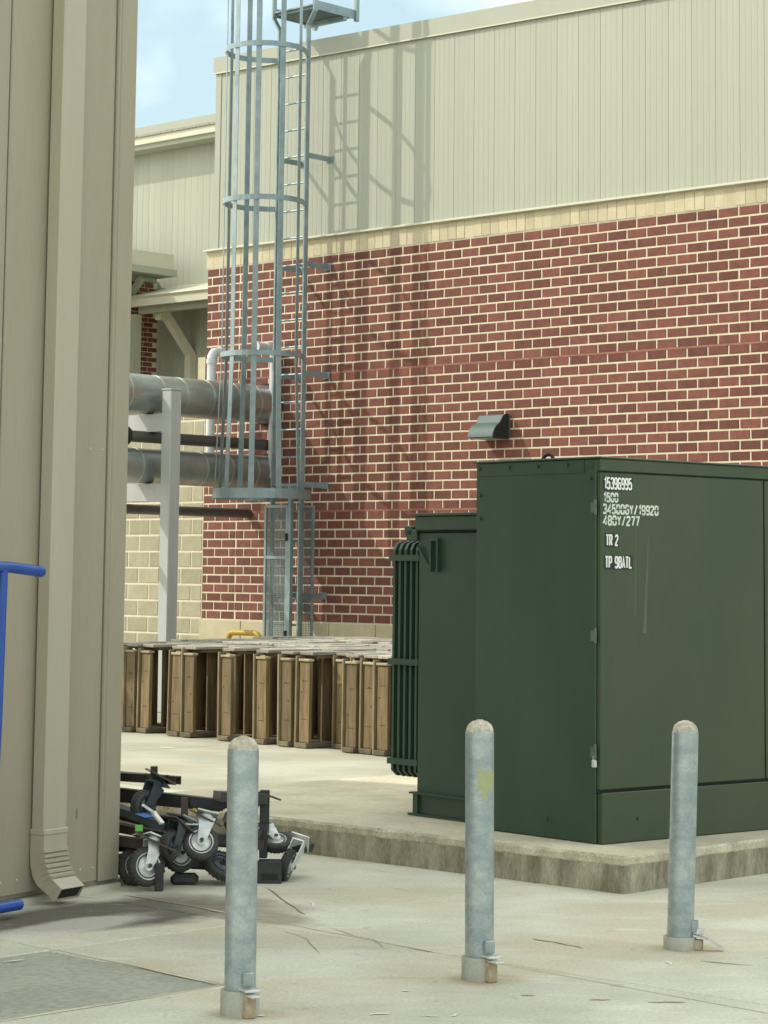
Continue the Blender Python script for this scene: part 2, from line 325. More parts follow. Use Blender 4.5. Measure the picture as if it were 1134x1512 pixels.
def text_mesh(s, height, width, stroke, stencil=False):
    """flat lettering in x and z, made of mitred stroke ribbons; stencil leaves the bridges of a stencil plate"""
    adv = 1.55; n = sum(.75 if c in ' 1' else 1 for c in s); mb = MB(); kx = width / (n * adv - .55); kz = height / 2; x = 0.0
    for c in s:
        cw = .75 if c in ' 1' else 1
        for st in GLYPH[c]:
            P = [Vector((x + (p[0] if c != '1' else p[0]) , p[1], 0)) for p in st]; P = [Vector((p.x * kx, p.y * kz, 0)) for p in P]
            loop = (P[0] - P[-1]).length < 1e-6
            L = []; Rr = []
            for i, p in enumerate(P):
                d0 = (P[i] - P[i - 1]).normalized() if i else ((P[0] - P[-2]).normalized() if loop else (P[1] - P[0]).normalized())
                d1 = (P[i + 1] - P[i]).normalized() if i < len(P) - 1 else ((P[1] - P[0]).normalized() if loop else d0)
                n0 = Vector((-d0.y, d0.x, 0)); n1 = Vector((-d1.y, d1.x, 0)); m_ = (n0 + n1)
                if m_.length < .2: m_ = n0
                m_.normalize(); q = stroke / 2 / max(.45, m_.dot(n0)); L.append(p + m_ * q); Rr.append(p - m_ * q)
            for i in range(len(P) - 1):
                segs = [(0, 1)]
                ln = (P[i + 1] - P[i]).length
                if stencil and abs(P[i + 1].x - P[i].x) < 1e-6 and ln > height * .6: segs = [(0, .5 - stroke * .35 / ln), (.5 + stroke * .35 / ln, 1)]
                for (u0, u1) in segs:
                    a, b, cc, d = L[i].lerp(L[i + 1], u0), L[i].lerp(L[i + 1], u1), Rr[i].lerp(Rr[i + 1], u1), Rr[i].lerp(Rr[i + 1], u0)
                    mb.add([(q.x, 0, q.y) for q in (a, b, cc, d)], [(0, 1, 2, 3)])
        x += cw * adv if c != '1' else cw * adv
    me = bpy.data.meshes.new('lettering'); me.from_pydata(mb.v, [], mb.f); return me

# ------------------------------------------------------------------ frames shared by the place
WROT = -R(43.1835)                                        # brick wall: local x along the wall to the right, y into the wall
W0 = Vector((0.081, 27.3, 0))
DW = Vector((math.cos(WROT), math.sin(WROT), 0)); IN = Vector((-math.sin(WROT), math.cos(WROT), 0))
def wpt(s, y, z=0): return W0 + DW * s + IN * y + Vector((0, 0, z))

# ------------------------------------------------------------------ ground
MB().box(-150, 150, -40, 260, -.5, -.06).build('ground', M['dimground'], kind='structure')
pave = bpy.data.objects.new('pavement', None); COL.objects.link(pave); pave['kind'] = 'structure'
def slab_world(a, b): return (a * DW.x + b * IN.x, a * DW.y + b * IN.y)
def slab(a0, a1, b0, b1, name='concrete_slab', m='ground', top=0.0, gap=.005, label=None):
    """slab with eased upper edges; a along the brick wall, b towards it"""
    g = gap; e = .006
    pts = [(a0 + g, b0 + g), (a1 - g, b0 + g), (a1 - g, b1 - g), (a0 + g, b1 - g)]
    inn = [(a0 + g + e, b0 + g + e), (a1 - g - e, b0 + g + e), (a1 - g - e, b1 - g - e), (a0 + g + e, b1 - g - e)]
    v = [(*slab_world(*p), -.1) for p in pts] + [(*slab_world(*p), top - .005) for p in pts] + [(*slab_world(*p), top) for p in inn]
    f = [(3, 2, 1, 0), (8, 9, 10, 11)]
    for i in range(4):
        j = (i + 1) % 4; f += [(i, j, 4 + j, 4 + i), (4 + i, 4 + j, 8 + j, 8 + i)]
    o = MB().add(v, f).build(name, m, pave, label=label)
    return o
A = [-24.4, -20.3, -16.1, -12.0, -7.88, -3.75, .4, 4.5, 8.7, 12.8]
B = [-5.0, -.8, 3.35, 7.53, 11.7, 15.9, 20.0]
for i in range(len(A) - 1):
    for j in range(len(B) - 1):
        a0, a1, b0, b1 = A[i], A[i + 1], B[j], B[j + 1]
        if i == 4 and j == 2:                              # slab cut for the dark patch
            slab(-6.765, a1, b0, b1)
            slab(a0, -6.765, 6.37, b1)
            slab(a0, -6.765, b0, 6.37, 'patch_slab', 'asphalt', -.003, label='dark rough patch slab in the paler concrete')
        elif i == 3 and j == 2:
            slab(a0, a1, b0, 6.40); slab(a0, a1, 6.40, b1)
        else: slab(a0, a1, b0, b1, m='dimground' if j >= 4 else 'ground')
def ribbon(name, pts, wd, m, z=.0025, jit=.3):
    """a thin flat strip on the paving"""
    P = [Vector((p[0], p[1], z)) for p in pts]; Q = []
    for i in range(len(P) - 1):
        for k in range(4):
            t = k / 4; q = P[i].lerp(P[i + 1], t); q += Vector((random.uniform(-1, 1), random.uniform(-1, 1), 0)) * .008; Q.append(q)
    Q.append(P[-1]); mb = MB(); v = []
    for i, q in enumerate(Q):
        d = (Q[min(i + 1, len(Q) - 1)] - Q[max(i - 1, 0)]).normalized(); n = Vector((-d.y, d.x, 0))
        ww = wd * (.35 if i in (0, len(Q) - 1) else random.uniform(1 - jit, 1 + jit)) / 2; v += [q + n * ww, q - n * ww]
    mb.add(v, [(2 * i, 2 * i + 2, 2 * i + 3, 2 * i + 1) for i in range(len(Q) - 1)])
    return mb.build(name, m, pave)
ribbon('crack', [(-.562, 12.084), (-.45, 11.62), (-.337, 11.15)], .008, 'crack')
ribbon('crack', [(-.42, 10.66), (-.30, 10.40), (-.245, 10.05)], .0035, 'crack')
ribbon('crack', [(-.22, 10.76), (-.10, 10.52), (-.02, 10.42), (.035, 10.16)], .004, 'crack')
ribbon('crack', [(-1.24, 11.752), (-.9, 11.4), (-.72, 11.17)], .013, 'crack')
ribbon('crack', [(.68, 10.50), (.80, 10.36), (.88, 10.25)], .012, 'crack')
ribbon('crack', [(1.35, 9.95), (1.55, 9.84)], .010, 'crack')
for p, q in (((-1.36, 10.075), (-.615, 9.265)), ((-.60, 9.235), (-1.33, 8.465)), ((-.50, 10.965), (.33, 9.995)), ((.33, 9.995), (1.9, 8.28)), ((-1.245, 11.76), (-.52, 10.98))):
    ribbon('joint_edge', [p, q], .022 if p[0] < -.55 else .012, 'pad', .0018, .5)
for p, q, wd in (((-.46, 8.62), (-.40, 8.63), .02), ((-.03, 8.66), (.05, 8.70), .018), ((.17, 8.66), (.22, 8.64), .012), ((.27, 8.65), (.30, 8.70), .01),
                 ((.10, 9.16), (.12, 9.17), .018), ((-1.52, 9.72), (-1.44, 9.80), .015), ((-.62, 11.35), (-.60, 11.28), .014), ((1.20, 9.92), (1.21, 9.83), .012),
                 ((-.33, 11.6), (-.30, 11.35), .008), ((.05, 12.2), (.18, 12.0), .008), ((-2.0, 21.6), (-1.86, 21.5), .06), ((-.1, 12.9), (.1, 12.75), .012)):
    ribbon('paint_fleck', [p, q], wd, 'chalk', .003)
for p, q in (((.80, 9.02), (.88, 9.03)), ((1.02, 8.98), (1.16, 8.99)), ((1.46, 8.90), (1.56, 8.92)), ((.55, 9.1), (.60, 9.1))):
    ribbon('paint_mark', [p, q], .022, 'pinkmark', .003)

# equipment pad under the transformer (square with the brick wall)
TROT = R(39.92); TC = Vector((1.163, 12.476, .187))
pad = bpy.data.objects.new('concrete_pad', None); COL.objects.link(pad); pad['kind'] = 'structure'
pad.location = (TC.x, TC.y, 0); pad.rotation_euler = (0, 0, R(46.3))
mb = MB(); x0, y0, x1, y1, h = -.305, -.395, 3.4, 3.7, .187
nx, ny = 150, 150
per = [(x0 + (x1 - x0) * i / nx, y0) for i in range(nx)] + [(x1, y0 + (y1 - y0) * i / ny) for i in range(ny)] + [(x1 - (x1 - x0) * i / nx, y1) for i in range(nx)] + [(x0, y1 - (y1 - y0) * i / ny) for i in range(ny)]
def inset(p, d): return (min(max(p[0], x0 + d), x1 - d), min(max(p[1], y0 + d), y1 - d))
rows = [[] for _ in range(5)]
for p in per:
    j = random.random(); c = .012 * random.random() ** 6
    rows[0].append((*inset(p, .004), -.08)); rows[1].append((*inset(p, .003 + .002 * j), h - .046 - .006 * j))
    rows[2].append((*inset(p, -.004 + .002 * j), h - .040 - .005 * j)); rows[3].append((*inset(p, -.003 + .003 * j + c), h - .012 - c)); rows[4].append((*inset(p, .012 + c), h))
n = len(per)
def band(a, b): return [(i, (i + 1) % n, n + (i + 1) % n, n + i) for i in range(n)]
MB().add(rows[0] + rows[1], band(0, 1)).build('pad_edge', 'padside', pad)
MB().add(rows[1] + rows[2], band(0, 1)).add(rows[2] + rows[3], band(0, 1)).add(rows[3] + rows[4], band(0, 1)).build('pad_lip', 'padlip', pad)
MB().add(rows[4], [tuple(range(n))]).build('pad_top', 'pad', pad)

# ------------------------------------------------------------------ near building on the left
NB = Vector((-1.324, 12.021, 0)); NROT = math.atan2(.856, .517)
nb = thing('metal_building', 'tall taupe metal panelled building corner with downspout, closest to the camera', 'building', NB, NROT)
MB().box(-5.8, -.004, .02, 12.5, .03, 8.3).build('wall', 'nearwall', nb)
MB().box(-5.82, .02, -.02, 12.52, 8.3, 8.45).build('roof', 'trim', nb)
seams = [-.155, -.575, -.985, -1.395, -1.805, -2.215, -2.625]
for k in range(len(seams) - 1):
    s1, s0 = seams[k], seams[k + 1]
    mb = MB().prism([(s0 + .006, .0), (s0 + .012, -.006), (s1 - .030, -.006), (s1 - .026, 0), (s1 - .004, 0), (s1 - .004, .018), (s0 + .006, .018)], .055, 8.28, 'z')
    mb.build('wall_panel', 'nearwall', nb)
for k in range(2):
    s1 = -2.625 - 1.585 * k; MB().box(max(s1 - 1.58, -9.4), s1 - .006, -.004, .018, .055, 8.28).build('wall_panel', 'nearwall', nb)
MB().prism([(-.148, -.004), (-.142, -.012), (-.128, -.012), (-.122, -.005), (-.116, -.012), (.006, -.012), (.006, .12), (-.002, .12), (-.148, .018)], .05, 8.3, 'z').build('corner_trim', 'nearwall', nb)
MB().box(-5.8, .004, -.03, .019, 0, .028).build('base_flashing', 'trim', nb)
for k, sx in enumerate((-.20, -.30, -.40, -.78, -.90, -1.05, -1.25, -.20, -.30)):
    zz = .12 if k < 7 else 2.2
    MB().lathe([(.006, 0), (.006, .004), (.002, .006)], 6, Matrix.Translation((sx, -.0062, zz)) @ Matrix.Rotation(R(90), 4, 'X')).build('screw', 'trim', nb)
mb = MB()
for s in (-.34,): mb.box(s, s + .014, -.0062, -.005, .37, .42)
mb.build('scratch', 'crack', nb)
# downspout: rectangular pipe standing off the wall, crimped elbow at the foot
ds = link('downspout', None, nb)
sL, sR, o0, o1 = -.690, -.516, .012, .095
MB().cbox(sL, sR, -o1, -o0, .335, 8.25, .008).build('pipe', 'spout', ds)
MB().cbox(sL - .005, sR + .005, -o1 - .005, -o0 + .004, .325, .352, .004).build('joint_band', 'spout', ds)
outer = [(o1, .335), (o1, .250), (.100, .210), (.115, .168), (.140, .132), (.210, .082)]
inner = [(o0, .335), (o0, .240), (.016, .180), (.030, .130), (.060, .088), (.174, .024)]
def quadtube(so, mb):
    v = []
    for (a, z), (b, zz) in zip(*so): v += [(sL, -a, z), (sR, -a, z), (sR, -b, zz), (sL, -b, zz)]
    f = []
    for i in range(len(so[0]) - 1):
        k = 4 * i
        for j in range(4): f.append((k + j, k + (j + 1) % 4, k + 4 + (j + 1) % 4, k + 4 + j))
    mb.add(v, f)
mb = MB(); quadtube((outer, inner), mb)
o = mb.build('elbow', 'spout', ds)
sol = o.modifiers.new('thick', 'SOLIDIFY'); sol.thickness = .004; sol.offset = -1
def lerp_path(path, t):
    t = t * (len(path) - 1); i = min(int(t), len(path) - 2); f = t - i
    return (path[i][0] + (path[i + 1][0] - path[i][0]) * f, path[i][1] + (path[i + 1][1] - path[i][1]) * f)
for k in range(6):
    t = .20 + .115 * k; po = lerp_path(outer, t); pi = lerp_path(inner, t); m1 = ((po[0] * .62 + pi[0] * .38), (po[1] * .62 + pi[1] * .38))
    mb = MB().bar((sL - .004, -po[0] - .002, po[1]), (sR + .004, -po[0] - .002, po[1]), .012, .011)
    for sx in (sL - .001, sR + .001): mb.bar((sx, -po[0], po[1]), (sx, -m1[0], m1[1]), .008, .010)
    mb.build('crimp', 'spout', ds)
    q = lerp_path(outer, t + .05); MB().bar((sL + .002, -q[0] - .0008, q[1]), (sR - .002, -q[0] - .0008, q[1]), .003, .006).build('crimp_shade', 'crack', ds)  # dark strip painting the shade between the crimps
MB().add([(sL + .006, -.198, .080), (sR - .006, -.198, .080), (sR - .006, -.164, .030), (sL + .006, -.164, .030)], [(0, 1, 2, 3)]).build('mouth_shade', 'blackgap', ds)  # black sheet standing in for the shade inside the elbow

# blue tubular frame leaning by the wall
bf = thing('tube_frame', 'blue tubular steel frame leaning beside the downspout at the building wall', 'metal frame', NB, NROT)
MB().tube([(-2.2, -.27, 1.60), (-1.62, -.27, 1.605), (-1.20, -.265, 1.60), (-1.0, -.255, 1.585)], .026, 12).build('top_rail', 'blue', bf, True)
MB().tube([(-1.0, -.255, 1.585), (-.955, -.252, 1.582)], .0272, 12).build('end_cap', 'blue', bf, True)
MB().tube([(-2.2, -.27, .06), (-1.06, -.262, .058)], .026, 12).build('bottom_rail', 'blue', bf, True)
MB().tube([(-1.245, -.265, 1.60), (-1.262, -.27, .9), (-1.29, -.27, .06)], .023, 12).build('upright', 'blue', bf, True)
MB().tube([(-2.15, -.27, 1.60), (-2.15, -.27, .06)], .023, 12).build('upright', 'blue', bf, True)

# ------------------------------------------------------------------ brick building
bb = thing('brick_building', 'long red brick building with cream metal siding above a pale stone band', 'building', W0, WROT)
SL, SR = -3.19, 17.0
BZ0, BZ1 = 1.018, 5.43
MB().box(SL + .004, SR, .0045, 11.5, 0, BZ1 - .002).build('wall', 'mortar', bb)
BP = .2629; NC = 40; HC = (BZ1 - BZ0) / NC; JH = .0200; JV = .0190
def brick_verts(s0, s1, z0, z1, y0=-.001, y1=.03, c=.0035):
    v = [(s0, y1, z0), (s1, y1, z0), (s1, y1, z1), (s0, y1, z1), (s0, y0 + c, z0), (s1, y0 + c, z0), (s1, y0 + c, z1), (s0, y0 + c, z1),
         (s0 + c, y0, z0 + c), (s1 - c, y0, z0 + c), (s1 - c, y0, z1 - c), (s0 + c, y0, z1 - c)]
    f = [(8, 9, 10, 11)]
    for i in range(4):
        j = (i + 1) % 4; f += [(i, j, 4 + j, 4 + i), (4 + i, 4 + j, 8 + j, 8 + i)]
    return v, f
CJ = -2.60                                                 # control joint left of the ladder
bricks = []
for c in range(NC):
    z0 = BZ0 + c * HC + JH / 2; z1 = BZ0 + (c + 1) * HC - JH / 2
    s = -1.1384 - 30 * BP + (BP / 2 if (NC - 1 - c) % 2 else 0)
    while s < SR:
        a, b = s + JV / 2, s + BP - JV / 2
        spans = []
        if b > SL + .02:
            a = max(a, SL); b = min(b, SR)
            if a < CJ < b: spans = [(a, CJ - .006), (CJ + .006, b)]
            else: spans = [(a, b)]
            for (p, q) in spans:
                if q - p > .025: bricks.append((p, q, z0, z1))
        s += BP
whole = [k for k, (p, q, z0, z1) in enumerate(bricks) if abs((q - p) - (BP - JV)) < .001 and q < 5.33 and z1 > 2.55 + (5.3 - p) * .0]
whole.sort(key=lambda k: -bricks[k][0]); single = set(whole[:300])
meshes = []
for i in range(6):
    c = .0035; v, f = brick_verts(0, BP - JV, 0, HC - JH, -.001)
    v = [(x + random.uniform(-.0012, .0012), y + random.uniform(-.0012, .0012), z + random.uniform(-.0012, .0012)) for x, y, z in v]
    meshes.append(MB().add(v, f).mesh('brick', 'brick'))
rest = MB()
for k, (p, q, z0, z1) in enumerate(bricks):
    if k in single: link('brick', random.choice(meshes), bb, loc=(p, random.uniform(-.002, .0015), z0))
    else:
        v, f = brick_verts(p, q, z0, z1, -.001 + random.uniform(-.002, .0015)); rest.add(v, f)
rest.build('brickwork', 'brick', bb, kind='stuff')
for zz in (BZ0 + 27 * HC, BZ0 + 12 * HC): MB().box(SL + .01, SR, -.0015, .02, zz - JH / 2 - .001, zz + JH / 2 + .001).build('soft_joint', 'redjoint', bb)
# pale stone: plinth and the soldier band
mb_n = 0
s = SL - .02
while s < SR - .7:
    MB().add(*brick_verts(s + .004, s + .756, .5, BZ0 - .006, -.03, .05, .006)).build('stone_block', 'stone', bb)
    MB().add(*brick_verts(s + .004, s + .756, .0, .492, -.03, .05, .006)).build('stone_block', 'stone', bb); s += .76
s = SL - .03; sm = [MB().add(*brick_verts(0, .1225, 0, .205, -.004, .05, .003)).mesh('band_stone', 'stone') for _ in range(2)]
MB().box(SL - .03, SR, .001, 11.5, BZ1 - .001, 5.66).build('band_bed', 'mortar', bb)
while s < 6.2:
    link('band_stone', random.choice(sm), bb, loc=(s, random.uniform(-.003, .003), BZ1 + .008)); s += .1285
MB().box(s, SR, -.004, .0008, BZ1 + .008, 5.643).build('band_stone_run', 'stone', bb)
MB().prism([(-.058, 5.652), (-.058, 5.668), (.01, 5.690), (.01, 5.652)], SL - .05, SR, 'x').build('flashing', 'trim', bb)
# siding
USL = -3.10
MB().box(USL + .01, SR, .03, 11.5, 5.662, 8.0).build('siding_backing', 'siding', bb)
def slope(s): return -.020 * (s + 3.1)
pan = []
def panel_mesh(wd):
    mb = MB(); e = .005; rb = .012
    prof = [(0, .028), (0, .005), (.003, .002)]
    for t in (.25, .5, .75):
        x = wd * t; prof += [(x - rb, .002), (x - rb + e, .0038), (x + rb - e, .0038), (x + rb, .002)]
    prof += [(wd - .007, .002), (wd - .005, .005), (wd - .0005, .005), (wd - .0005, .028)]
    return mb.prism(prof, 0, 1, 'z').mesh('siding_panel', 'siding')
pm = panel_mesh(.305)
s = USL + .10
while s < SR - .3:
    o = link('siding_panel', pm, bb, loc=(s, 0, 5.686)); o.scale = (1, 1, 7.97 + slope(s + .3) - 5.686); s += .3052
MB().box(USL, USL + .098, -.006, .028, 5.686, 7.96).build('corner_trim', 'siding', bb)
mb = MB()
def sloped_strip(mb, s0, s1, y0, y1, za, zb):
    v = []
    for s in (s0, s1):
        for y, z in ((y0, za), (y1, za), (y1, zb), (y0, zb)): v.append((s, y, z + slope(s)))
    mb.add(v, [(0, 1, 2, 3), (7, 6, 5, 4), (0, 4, 5, 1), (1, 5, 6, 2), (2, 6, 7, 3), (3, 7, 4, 0)])
sloped_strip(mb, USL - .03, SR, -.022, 1.5, 7.945, 8.155); mb.build('coping', 'siding', bb)
mb = MB(); sloped_strip(mb, USL - .03, SR, -.034, -.0225, 7.938, 7.953); mb.build('drip_edge', 'trim', bb)

# tan block wall continuing the brick wall to the left
bw = thing('block_wall', 'tan concrete block wall left of the red brick, behind the grey post', 'wall', W0, WROT)
MB().box(-9.0, SL - .004, .004, .2, 0, 3.655).build('wall_core', 'mortar', bw)
bm_ = []
for i in range(4):
    v, f = brick_verts(0, .382, 0, .182, -.002, .03, .005); bm_.append(MB().add([(x, y + random.uniform(-.001, .001), z) for x, y, z in v], f).mesh('block', 'block'))
hm = MB().add(*brick_verts(0, .180, 0, .182, -.002, .03, .005)).mesh('block', 'block')
for c in range(18):
    z = 1.033 + .2068 * (c - 5) + .010
    if z < 0: continue
    s = SL - .004 - (.4045 if c % 2 else .2025)
    if not c % 2: link('block', hm, bw, loc=(s + .004, 0, z)); s -= .4045
    while s > -6.3: link('block', random.choice(bm_), bw, loc=(s + .008, random.uniform(-.001, .001), z)); s -= .4045
    if z + .19 > 3.65: break
MB().box(-9.0, SL - .15, -.02, .22, 3.656, 3.70).build('coping', 'trim', bw)
MB().box(SL - .14, SL - .005, -.012, .2, 3.657, 4.31).build('end_pier', 'stone', bw)

# ------------------------------------------------------------------ far building behind, with canopies
fb = thing('far_building', 'cream sided building with deep eave and bracketed canopies, behind the big pipes', 'building', W0, WROT)
Y6 = 6.0
MB().box(-18, SL - .01, Y6 + .02, 15, 0, 9.2).build('wall', 'siding', fb)
s = -14.0; pm2 = None
mb2 = []
fm = MB().prism([(0, .018), (0, .002), (.02, -.002), (.13, -.002), (.145, .002), (.152, .002), (.167, -.002), (.28, -.002), (.297, .002), (.3035, .002), (.3035, .018)], 0, 1, 'z').mesh('siding_panel', 'siding')
while s < -6.0:
    o = link('siding_panel', fm, fb, loc=(s, Y6, 3.4)); o.scale = (1, 1, 5.5); s += .305
MB().box(-18, -4, Y6 - .42, 15, 8.775, 8.895).build('fascia', 'trim', fb)
MB().box(-18, -4, Y6 - .36, Y6 - .02, 8.70, 8.774).build('soffit', 'siding', fb)
mb = MB(); s = -18
while s < -4: mb.box(s, s + .29, Y6 - .45, Y6 + 1, 8.897, 8.925 + random.uniform(0, .012)); s += .3
mb.build('roof', 'roof', fb)
# brick wing at right angles
MB().box(-18, -10.99, .5, Y6 - .005, 0, 6.48).build('wing_wall', 'mortar', fb)
mb = MB(); c = 0; zc = 3.2
while zc < 6.4:
    y = .5 + (.10 if c % 2 else 0)
    while y < Y6 - .12:
        v, f = brick_verts(0, .195, 0, .070, -.006, .02, .003)
        mb.add([(-10.99 - yy, y + x, zc + z) for x, yy, z in v], f); y += .208
    zc += .083; c += 1
mb.build('wing_brickwork', 'brick', fb, kind='stuff')
MB().prism([(-13, 7.3), (-10.06, 6.80), (-10.06, 6.55), (-13, 6.55)], .5, 5.52, 'y').build('canopy_roof', 'trim', fb)
MB().box(-11.2, -10.02, .5, 5.56, 6.44, 6.548).build('canopy_beam', 'siding', fb)
MB().box(-10.62, -10.45, 1.0, 5.5, 6.36, 6.438).build('canopy_beam', 'siding', fb)
MB().bar((-10.98, 5.02, 5.75), (-10.25, 5.02, 6.40), .09, .09).build('brace', 'siding', fb)
# lower canopy along the wall
MB().prism([(4.88, 5.90), (4.88, 6.02), (4.84, 6.055), (4.90, 6.085), (Y6, 6.36), (Y6, 6.24), (4.96, 6.0), (4.96, 5.90)], -10.50, -6, 'x').build('canopy_roof', 'trim', fb)
MB().box(-10.40, -6, 4.97, Y6 - .01, 5.93, 5.975).build('canopy_soffit', 'siding', fb)
MB().box(-10.38, -6, 5.05, 5.15, 5.80, 5.928).build('canopy_beam', 'siding', fb)
for s in (-10.06, -7.6):
    m_ = MB().bar((s, 5.30, 5.86), (s, 5.93, 5.17), .13, .12); m_.box(s - .067, s + .067, 5.20, 5.32, 5.70, 5.899)
    m_.build('brace', 'trim', fb)
    MB().box(s - .067, s + .067, 5.86, Y6 - .006, 3.3, 5.20).build('brace_post', 'trim', fb)
MB().box(-10.48, -10.34, 4.95, 5.09, 0, 5.79).build('canopy_post', 'siding', fb)

# ------------------------------------------------------------------ caged ladder
ld = thing('caged_ladder', 'tall galvanized ladder with safety cage fixed to the brick wall', 'ladder', W0, WROT)
O = .40; sl, sr = -1.53, -1.04; sc = (sl + sr) / 2
ZB, ZT = .05, 8.20
for s, d in ((sl, -1), (sr, 1)):
    mb = MB().box(s - .011, s + .011, -O - .032, -O + .032, ZB, ZT)
    mb.bar((s, -O, ZT), (s + d * .12, -O, ZT + .17), .064, .022, (0, 1, 0)) if False else mb.bar((s, -O, ZT - .005), (s + d * .11, -O, ZT + .16), .022, .064, (0, 1, 0))
    mb.box(s + d * .11 - .011, s + d * .11 + .011, -O - .032, -O + .032, ZT + .15, 10.4)
    mb.build('rail', 'ladder', ld)
z = .33
while z < 8.1:
    MB().tube([(sl, -O, z), (sr, -O, z)], .0115, 8).build('rung', 'ladder', ld, True); z += .33
for z in (1.331, 2.645, 3.965, 5.283, 6.60):
    for s in (sl, sr):
        mb = MB().box(s - .006, s + .006, -O, -.012, z - .032, z + .032); mb.box(s - .05, s + .05, -.0125, -.005, z - .04, z + .04)
        mb.build('wall_bracket', 'ladder', ld)
CO = .87
def hoop(z, Rr, h, co=CO, wide=False):
    pts = [(sr + .09, -O + .06), ] if wide else [(sr, -O), ]
    for k in range(0, 27):
        a = R(122 - 244 * k / 26); pts.append((sc + Rr * math.sin(a), -(co + Rr * math.cos(a))))
    pts.append((sl - .09, -O + .06) if wide else (sl, -O)); mb = MB(); t = .006; v = []
    for i, p in enumerate(pts):
        d = Vector(pts[min(i + 1, len(pts) - 1)]) - Vector(pts[max(i - 1, 0)]); d.normalize(); nn = Vector((-d.y, d.x))
        for q in (Vector(p) + nn * t, Vector(p) - nn * t): v += [(q.x, q.y, z - h / 2), (q.x, q.y, z + h / 2)]
    f = []
    for i in range(len(pts) - 1):
        a, b = 4 * i, 4 * i + 4
        f += [(a, b, b + 1, a + 1), (a + 2, a + 3, b + 3, b + 2), (a + 1, b + 1, b + 3, a + 3), (a, a + 2, b + 2, b)]
    f += [(0, 1, 3, 2), (len(v) - 4, len(v) - 2, len(v) - 1, len(v) - 3)]
    mb.add(v, f).build('hoop', 'ladder', ld)
for z in (4.15, 5.985, 7.82, 9.65): hoop(z, .480, .062)
hoop(2.515, .540, .115, .87, True)
for a in (-108, -72, -36, 0, 36, 72, 108):
    a = R(a); n_ = Vector((math.sin(a), -math.cos(a), 0)); t_ = Vector((math.cos(a), math.sin(a), 0))
    c0 = Vector((sc, -CO, 0)); mb = MB()
    p1 = c0 + n_ * (.480 - .012); p0 = Vector((sc, -.87, 0)) + n_ * (.540 - .012)
    def flat(pa, pb):
        v = [p + t_ * i * .033 + n_ * j * .004 for p in (pa, pb) for i, j in ((-1, -1), (1, -1), (1, 1), (-1, 1))]
        mb.add(v, [(0, 1, 2, 3), (7, 6, 5, 4), (0, 4, 5, 1), (1, 5, 6, 2), (2, 6, 7, 3), (3, 7, 4, 0)])
    Z = lambda p, z: Vector((p.x, p.y, z))
    flat(Z(p0, 2.47), Z(p1, 4.15)); flat(Z(p1, 4.1505), Z(p1, 10.4))
    e0 = -t_ * .027 - n_ * .026
    if -.1 < a < .8: mb.bar(Z(p0 + e0, 2.47), Z(p1 + e0, 4.15), .006, .040, n_)
    if -.1 < a < .8: mb.bar(Z(p1 + e0, 4.1505), Z(p1 + e0, 10.4), .006, .040, n_)
    mb.build('cage_bar', 'ladder', ld)
# stand-on platform stepping over the parapet
mb = MB().box(sl - .10, sr + .10, -O - .02, .32, 8.425, 8.44)
mb.build('platform', 'ladder', ld)
for s in (sl - .10, sr + .10): MB().box(s - .01, s + .01, -O - .025, .35, 8.38, 8.49).build('platform_edge', 'ladder', ld)
mb = MB(); y = -O + .02
while y < .30: mb.box(sl - .09, sr + .09, y, y + .012, 8.395, 8.4245); y += .05
mb.build('platform_grating', 'ladder', ld, kind='stuff')
for s in (sl - .115, sr + .115): MB().box(s - .022, s + .022, .29, .34, 8.35, 9.7).build('platform_post', 'ladder', ld)
MB().box(sl - .1, sr + .1, .10, .16, 8.335, 8.394).build('platform_beam', 'ladder', ld)
# lockable guard over the lower rungs
gd = link('ladder_guard', None, ld)
g0, g1, gy = -1.565, -1.20, -.475
mb = MB()
for s in (g0, g1): mb.box(s - .016, s + .016, gy - .012, gy + .012, .1, 2.40)
for z in (.1, 1.765, 2.37): mb.box(g0 + .0165, g1 - .0165, gy - .010, gy + .010, z, z + .035)
mb.build('guard_frame', 'ladder', gd)
mb = MB(); s = g0 + .03
while s < g1 - .02: mb.box(s, s + .0105, gy - .003, gy, .12, 2.37); s += .0235
z = .14
while z < 2.36: mb.box(g0 + .017, g1 - .017, gy + .0005, gy + .0035, z, z + .0105); z += .0235
mb.build('guard_mesh', 'meshsteel', gd, kind='stuff')
MB().box(-1.165, -1.115, gy - .03, gy + .02, .05, 2.62).build('hinge_post', 'ladder', gd)
for z in (2.02, .88): MB().tube([(-1.175, gy - .035, z - .045), (-1.175, gy - .035, z + .045)], .018, 8).build('hinge', 'blackgap', gd)
mb = MB(); gx = -1.03
for y in (gy + .03, -.21): mb.box(gx - .01, gx + .01, y - .014, y + .014, .1, 2.40)
for z in (.1, 2.37): mb.box(gx - .009, gx + .009, gy + .045, -.225, z, z + .03)
mb.build('side_frame', 'ladder', gd)
mb = MB(); y = gy + .05
while y < -.23: mb.box(gx - .002, gx + .001, y, y + .007, .12, 2.37); y += .026
z = .14
while z < 2.36: mb.box(gx + .0015, gx + .004, gy + .045, -.225, z, z + .006); z += .026
mb.build('side_mesh', 'meshsteel', gd, kind='stuff')

